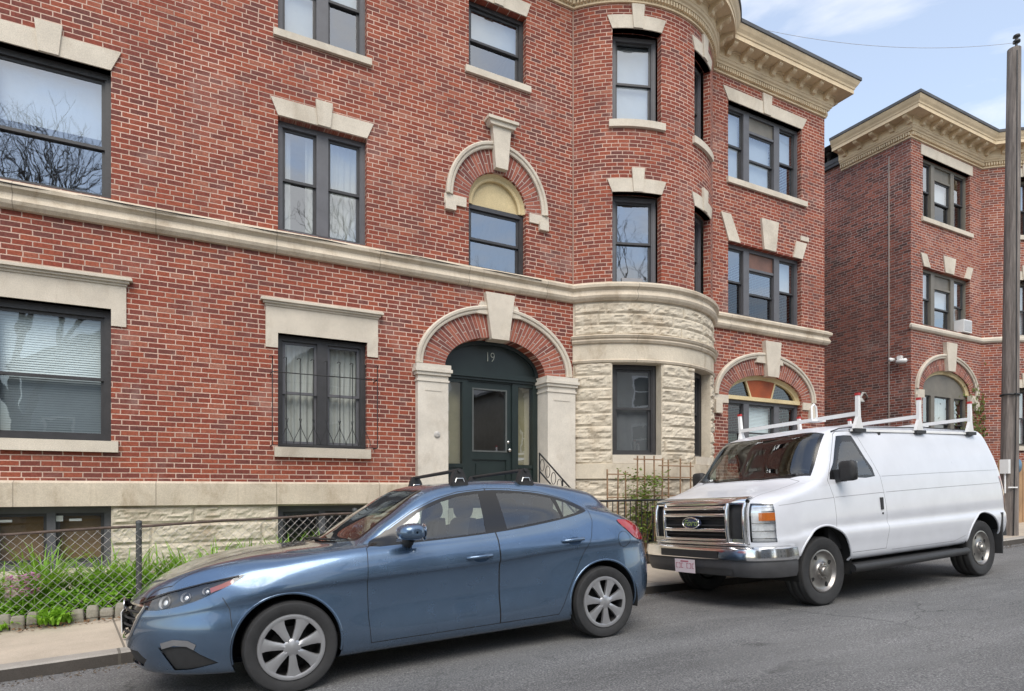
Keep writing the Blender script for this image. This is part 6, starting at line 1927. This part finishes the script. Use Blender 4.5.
for i, (x, y, n, h, lb) in enumerate([
    (-2.25, 8.75, 60, .62, LB + 'at the left edge beside the papered basement window'),
    (-1.42, 8.62, 110, .68, LB + 'in front of the papered basement window, the largest'),
    (-.86, 8.78, 70, .56, LB + 'just right of the papered basement window'),
    (-.55, 8.66, 80, .60, LB + 'behind the dark fence post'),
    (-.10, 8.78, 75, .58, LB + 'next to the right of the dark fence post'),
    (.33, 8.74, 75, .60, LB + 'under the rock faced stone, second right of the post'),
    (.74, 8.78, 80, .62, LB + 'above the bonnet of the blue car'),
    (1.18, 8.74, 85, .66, LB + 'left of the second basement window'),
    (1.75, 8.80, 80, .60, LB + 'below the second basement window')]):
    blade_clump('daylily', x, y, n, h, 30 + i, label=lb, group='daylilies in the front garden')
def leaf_patch(name, x0, x1, y0, y1, n, h, seed, m, size=.03, zf_=z_garden):
    rnd = random.Random(seed); q = MB()
    for i in range(n):
        x = rnd.uniform(x0, x1); y = rnd.uniform(y0, y1)
        e = min(1, 5*min((x-x0)/(x1-x0), (x1-x)/(x1-x0), (y-y0)/(y1-y0)*1.2, (y1-y)/(y1-y0)*1.2))
        e *= .55 + .75*max(0, .5 + noise.noise(Vector((x*4, y*5, seed))))
        z = zf_(x, y) + h*e*rnd.uniform(.35, 1.0)
        s = size*rnd.uniform(.6, 1.3); a = rnd.uniform(0, 2*pi); ti = rnd.uniform(-.8, .8); tj = rnd.uniform(-.6, .6)
        ux = Vector((cos(a), sin(a), ti)).normalized()*s; uy = Vector((-sin(a), cos(a), tj)).normalized()*s*.55
        c = Vector((x, y, z))
        q.face([c - ux, c + uy*.9 - ux*.1, c + ux, c - uy*.9 - ux*.1])
    return q.build(name, m)
tag(leaf_patch('ground_cover', -2.0, .15, 8.14, 8.60, 7500, .25, 3, M_COVER), 'bright green low ground cover behind the stone edging', 'ground cover', kind='stuff')
tag(leaf_patch('ground_cover', .2, 2.6, 8.16, 8.5, 1500, .10, 5, M_COVER), 'thin green ground cover in front of the bed behind the car', 'ground cover', kind='stuff')
tag(leaf_patch('dead_leaves', -2.6, 1.0, 7.86, 8.2, 700, .03, 9, simple('dry_leaf', (.20, .105, .05), .9, var=.5, scale=8), size=.022, zf_=lambda x, y: z_walk(x, y) + .004), 'dry brown leaf litter along the back of the pavement', 'leaf litter', kind='stuff')
tag(leaf_patch('gutter_grit', -2.4, 16, 6.16, 6.42, 2600, .012, 19, simple('grey_brown_grit', (.12, .095, .07), .95, var=.5, scale=20), size=.014, zf_=lambda x, y: z_road(x, y) + .004), 'grit and dead leaf scraps lying along the gutter', 'grit', kind='stuff')
blade_clump('weed', -1.22, 8.0, 60, .20, 77, M_COVER, 'small green weed tuft growing in front of the stone edging', 'weed', width=.03)
blade_clump('weed', -1.75, 8.03, 40, .14, 78, M_COVER, 'low green weed tuft at the foot of the edging near the left edge', 'weed', width=.03)
M_PINK = leafmat('pink_petals', (.45, .16, .36), (.68, .36, .58))
for i, (x, y, lb) in enumerate([(-1.64, 8.22, 'pink hyacinth flower at the far left of the garden'), (-1.53, 8.20, 'pink hyacinth flower in the middle of the three'), (-1.44, 8.24, 'pink hyacinth flower nearest the large daylily')]):
    e = empty('hyacinth', (x, y, z_garden(x, y))); tag(e, lb, 'flower', 'pink hyacinths')
    rnd = random.Random(i); q = MB(); q.tube([(0, 0, 0), (.01, 0, .15), (.012, 0, .46)], .007, 6); q.build('stem', M_LILY, e)
    q = MB()
    for k in range(70):
        a = rnd.uniform(0, 2*pi); zz = rnd.uniform(.28, .50); r = .050*(1 - .5*abs(zz - .38)/.12)
        c = Vector((.01 + cos(a)*r, sin(a)*r, zz)); d = Vector((cos(a), sin(a), rnd.uniform(-.3, .6))); s1 = d.cross(Vector((0, 0, 1))).normalized()*.013
        q.face([c - d*.01, c + s1*1.4 + d*.008, c + d*.03, c - s1*1.4 + d*.008])
    q.build('petals', M_PINK, e)
# stone edging
M_EDGE = stone_mat('grey_edging_stone', (.29, .27, .22), stain=.5, bump=.9)
rnd = random.Random(2)
xx = -2.6; i = 0
while xx < 1.2:
    w_ = rnd.uniform(.09, .14); h_ = rnd.uniform(.14, .20)
    q = MB(); rows_ = []
    zb = z_walk(xx, 8.0) - .04
    for z_, k in ((0, 1), (h_*.8, 1), (h_, .82), (h_ + .008, .5), (h_ + .01, .02)):
        rows_.append([(w_*.5*k*(abs(cos(t))**.45)*(1 if cos(t) > 0 else -1) + .012*noise.noise(Vector((xx*7, t, z_*9))), .05*k*(abs(sin(t))**.5)*(1 if sin(t) > 0 else -1) + .01*noise.noise(Vector((xx*5 + 3, t, z_*9))), z_) for t in [2*pi*j/20 for j in range(20)]])
    q.grid(rows_, 0, False, close=True)
    o = q.build('edging_stone', M_EDGE); o.location = (xx + w_/2, 8.07 + rnd.uniform(-.012, .012), zb); o.rotation_euler = (rnd.uniform(-.06, .06), rnd.uniform(-.06, .06), rnd.uniform(-.1, .1))
    tag(o, 'upright grey stone block in the row edging the front garden', 'edging stone', 'garden edging stones')
    xx += w_ + .008; i += 1

# ---------------------------------------------------------------- trellis, vine and iron fence before the bay
tr = empty('wooden_trellis', (6.1, 8.28, z_garden(6.2, 8.28))); tag(tr, 'rickety brown wooden trellis standing before the stone bay', 'trellis')
M_STAKE = simple('brown_stakes', (.27, .165, .095), .85, var=.3, scale=8)
rnd = random.Random(8)
zt0 = -z_garden(6.2, 8.28)
for k, (px_, top) in enumerate([(6.14, 1.74), (6.32, 1.74), (6.52, 1.72), (6.74, 1.98), (6.93, 1.98), (7.13, 1.99), (7.27, 1.95), (7.45, 1.93), (7.70, 1.95), (7.95, 1.9)]):
    q = MB(); ln_ = rnd.uniform(-.02, .02)
    q.box((px_ - 6.1 - .009, -.01, -.1), (px_ - 6.1 + .009, .009, top + zt0), 0, lambda x, y, z: (x + ln_*z, y, z)); q.build('stake', M_STAKE, tr)
for z_, a, b in ((1.66, 6.1, 6.6), (1.28, 6.1, 6.7), (1.92, 6.66, 7.3), (1.62, 6.6, 8.0), (1.30, 6.6, 8.0), (1.82, 7.2, 8.0)):
    q = MB(); q.box((a - 6.1, -.022, z_ + zt0 - .01), (b - 6.1, -.011, z_ + zt0 + .01)); q.build('lath', M_STAKE, tr)
vn = empty('climbing_vine', (6.72, 8.22, z_garden(6.7, 8.22))); tag(vn, 'straggly green climbing vine tangled in the wooden trellis', 'vine')
q = MB(); rnd = random.Random(12)
tips = []
for k in range(12):
    p = Vector((rnd.uniform(-.1, .1), 0, 0)); pts = [p.copy()]
    for j in range(9):
        p = p + Vector((rnd.gauss(.02, .07), rnd.gauss(0, .03), .15 + rnd.uniform(-.03, .03))); p.y = max(-.12, min(.1, p.y)); pts.append(p.copy())
    q.tube(pts, [.007 - .0006*j for j in range(10)], 5); tips += pts[3:]
q.build('stems', M_STAKE, vn)
q = MB()
for k in range(1000):
    c = rnd.choice(tips) + Vector((rnd.gauss(0, .10), rnd.gauss(0, .05), rnd.gauss(0, .08)))
    if c.z > 1.55: continue
    a = rnd.uniform(0, 2*pi); s = rnd.uniform(.022, .042)
    ux = Vector((cos(a), sin(a), rnd.uniform(-.7, .5))).normalized()*s; uy = ux.cross(Vector((rnd.uniform(-1, 1), rnd.uniform(-1, 1), 1))).normalized()*s*.6
    q.face([c - ux, c + uy, c + ux, c - uy])
q.build('leaves', M_DULLG, vn)
ifn = empty('iron_fence', (5.65, 8.05, z_walk(5.7, 8.05))); tag(ifn, 'low black iron picket fence along the pavement before the bay', 'fence')
zw0 = z_walk(5.7, 8.05)
q = MB(); q.tube([(0, 0, 1.06), (4.2, 0, 1.10)], .018, 8); q.build('rail', M_IRON, ifn)
q = MB(); q.tube([(0, 0, .15), (4.2, 0, .22)], .012, 8); q.build('rail', M_IRON, ifn)
for k in range(36):
    q = MB(); q.tube([(.06 + .118*k, 0, .0 + .01*k*.2), (.06 + .118*k, 0, 1.06)], .008, 6); q.build('picket', M_IRON, ifn)

# ivy on the neighbour's front
iv = leaf_patch('tmp_ivy', 0, 1, 0, 1, 1, .1, 1, M_DULLG); bpy.data.objects.remove(iv)
rnd = random.Random(21); q = MB()
for k in range(420):
    u_ = rnd.gauss(0, .38); v_ = rnd.gauss(0, .55)
    c = Vector((19.55 - 16.45 + u_, -.03 - rnd.random()*.08, 3.2 + v_ - u_*.3))
    if c.z < .6: continue
    a = rnd.uniform(0, 2*pi); s = rnd.uniform(.03, .06)
    ux = Vector((cos(a), -.3, sin(a))).normalized()*s; uy = Vector((-sin(a), -.2, cos(a))).normalized()*s*.7
    q.face([c - ux, c + uy, c + ux, c - uy])
iv = q.build('ivy', leafmat('ivy_green', (.06, .10, .02), (.16, .19, .04))); iv.location = (16.45, 9.3, 0)
tag(iv, 'ivy climbing the front wall of the farther brick building beside its arched window', 'ivy')
# ---------------------------------------------------------------- the other side of the street (seen in the window and paint reflections)
def siding(name, c):
    t = NT(name); p = t.pos()
    s = t.n('ShaderNodeSeparateXYZ'); t.l(p, s.inputs[0])
    fr = t.m('FRACT', t.m('DIVIDE', t.m('ADD', s.outputs['Z'], 50), .13))
    k = t.ramp(fr, [(0.0, .55), (.08, 1.0), (1.0, .95)])
    k2 = t.ramp(t.noise(p, .8, 5, .6), [(.3, .85), (.7, 1.08)])
    t.set(Base_Color=t.mix(1, t.mix(1, c, k, 'MULTIPLY'), k2, 'MULTIPLY'), Roughness=.7); t.bump(fr, .4, .02)
    return t.mat
for i, (x0, w_, h_, c, lb) in enumerate([(-19, 9.5, 8.2, (.40, .38, .33), 'beige clapboard house across the street'), (-6.5, 8.5, 7.4, (.24, .27, .30), 'slate blue clapboard house across the street'), (5.5, 9.5, 8.6, (.45, .44, .40), 'cream clapboard house across the street'), (18, 9, 7.8, (.22, .20, .17), 'brown clapboard house across the street')]):
    h = empty('clapboard_house', (x0, -15.5, g_prof(x0) - .2)); tag(h, lb, 'house', 'houses across the street')
    q = MB(); q.box((0, -9, -1.5), (w_, 0, h_)); q.prism([(0, 0.001, h_), (w_, 0.001, h_), (w_/2, 0.001, h_ + 2.4)], (0, -9.0, 0)); q.build('wall', siding('clapboard', c), h)
    q = MB()
    for sg in (0, 1):
        a, b = ((-.4, h_ - .22), (w_/2, h_ + 2.42)) if sg == 0 else ((w_ + .4, h_ - .22), (w_/2, h_ + 2.42))
        q.prism([(a[0], .4, a[1]), (b[0], .4, b[1]), (b[0], .4, b[1] + .16), (a[0], .4, a[1] + .16)], (0, -9.8, 0))
    q.build('roof', M_ROOF, h)
    for fl in range(3):
        for k in range(3):
            if fl*2.7 + 2.4 > h_ : continue
            xa = w_*(k + .5)/3 - .5; za = .9 + fl*2.7
            q = MB(); q.box((xa - .1, .0, za - .1), (xa, .06, za + 1.6)); q.box((xa + 1, .0, za - .1), (xa + 1.1, .06, za + 1.6)); q.box((xa, 0, za + 1.5), (xa + 1, .06, za + 1.6)); q.box((xa, 0, za - .1), (xa + 1, .07, za)); q.box((xa, .0, za + .73), (xa + 1, .04, za + .79))
            w = q.build('window', M_WHITEP, h)
            q = MB(); q.face([(xa + 1, .012, za), (xa, .012, za), (xa, .012, za + 1.5), (xa + 1, .012, za + 1.5)]); q.build('pane', M_BLACKG, w)
M_BARK = simple('grey_bark', (.10, .085, .07), .95, var=.3, scale=6)
def bare_tree(x, y, h, seed, label):
    e = empty('bare_tree', (x, y, g_prof(x) - .1)); tag(e, label, 'tree', 'bare street trees')
    rnd = random.Random(seed); tq, bq = MB(), MB()
    def grow(p, d, l, r, dep):
        pts = [p.copy()]; n = 4
        for k in range(n):
            d = (d + Vector((rnd.gauss(0, .065), rnd.gauss(0, .065), rnd.gauss(.03, .05)))).normalized()
            p = p + d*l/n; pts.append(p.copy())
        (tq if dep < 2 else bq).tube(pts, [r*(1 - .1*k) for k in range(n + 1)], 8 if dep < 2 else (5 if dep < 4 else 3), cap=False)
        if dep >= 7: return
        for k in range(3 if dep < 2 else rnd.choice((2, 3, 3) if dep < 5 else (2, 2, 3))):
            a = rnd.uniform(0, 2*pi); s = rnd.uniform(.35, .8)
            sd_ = d.orthogonal().normalized(); sd2 = d.cross(sd_)
            grow(pts[-1] if k < 2 else pts[-2], (d + (sd_*cos(a) + sd2*sin(a))*s).normalized(), l*rnd.uniform(.62, .82), max(.0045, r*.58), dep + 1)
    grow(Vector((0, 0, 0)), Vector((0, 0, 1)), h*.27, h*.017, 0)
    tq.build('trunk', M_BARK, e); bq.build('crown', M_BARK, e)
for a in ((-12.5, -8.3, 14.5, 3, 'bare tree across the street, in front of the beige house'), (-4.6, -8.0, 17.5, 5, 'bare tree across the street, left of the slate blue house'), (4.4, -8.4, 17, 9, 'bare tree across the street between slate blue and cream houses'), (15.5, -8.2, 14, 14, 'bare tree across the street beside the brown house')):
    bare_tree(*a)
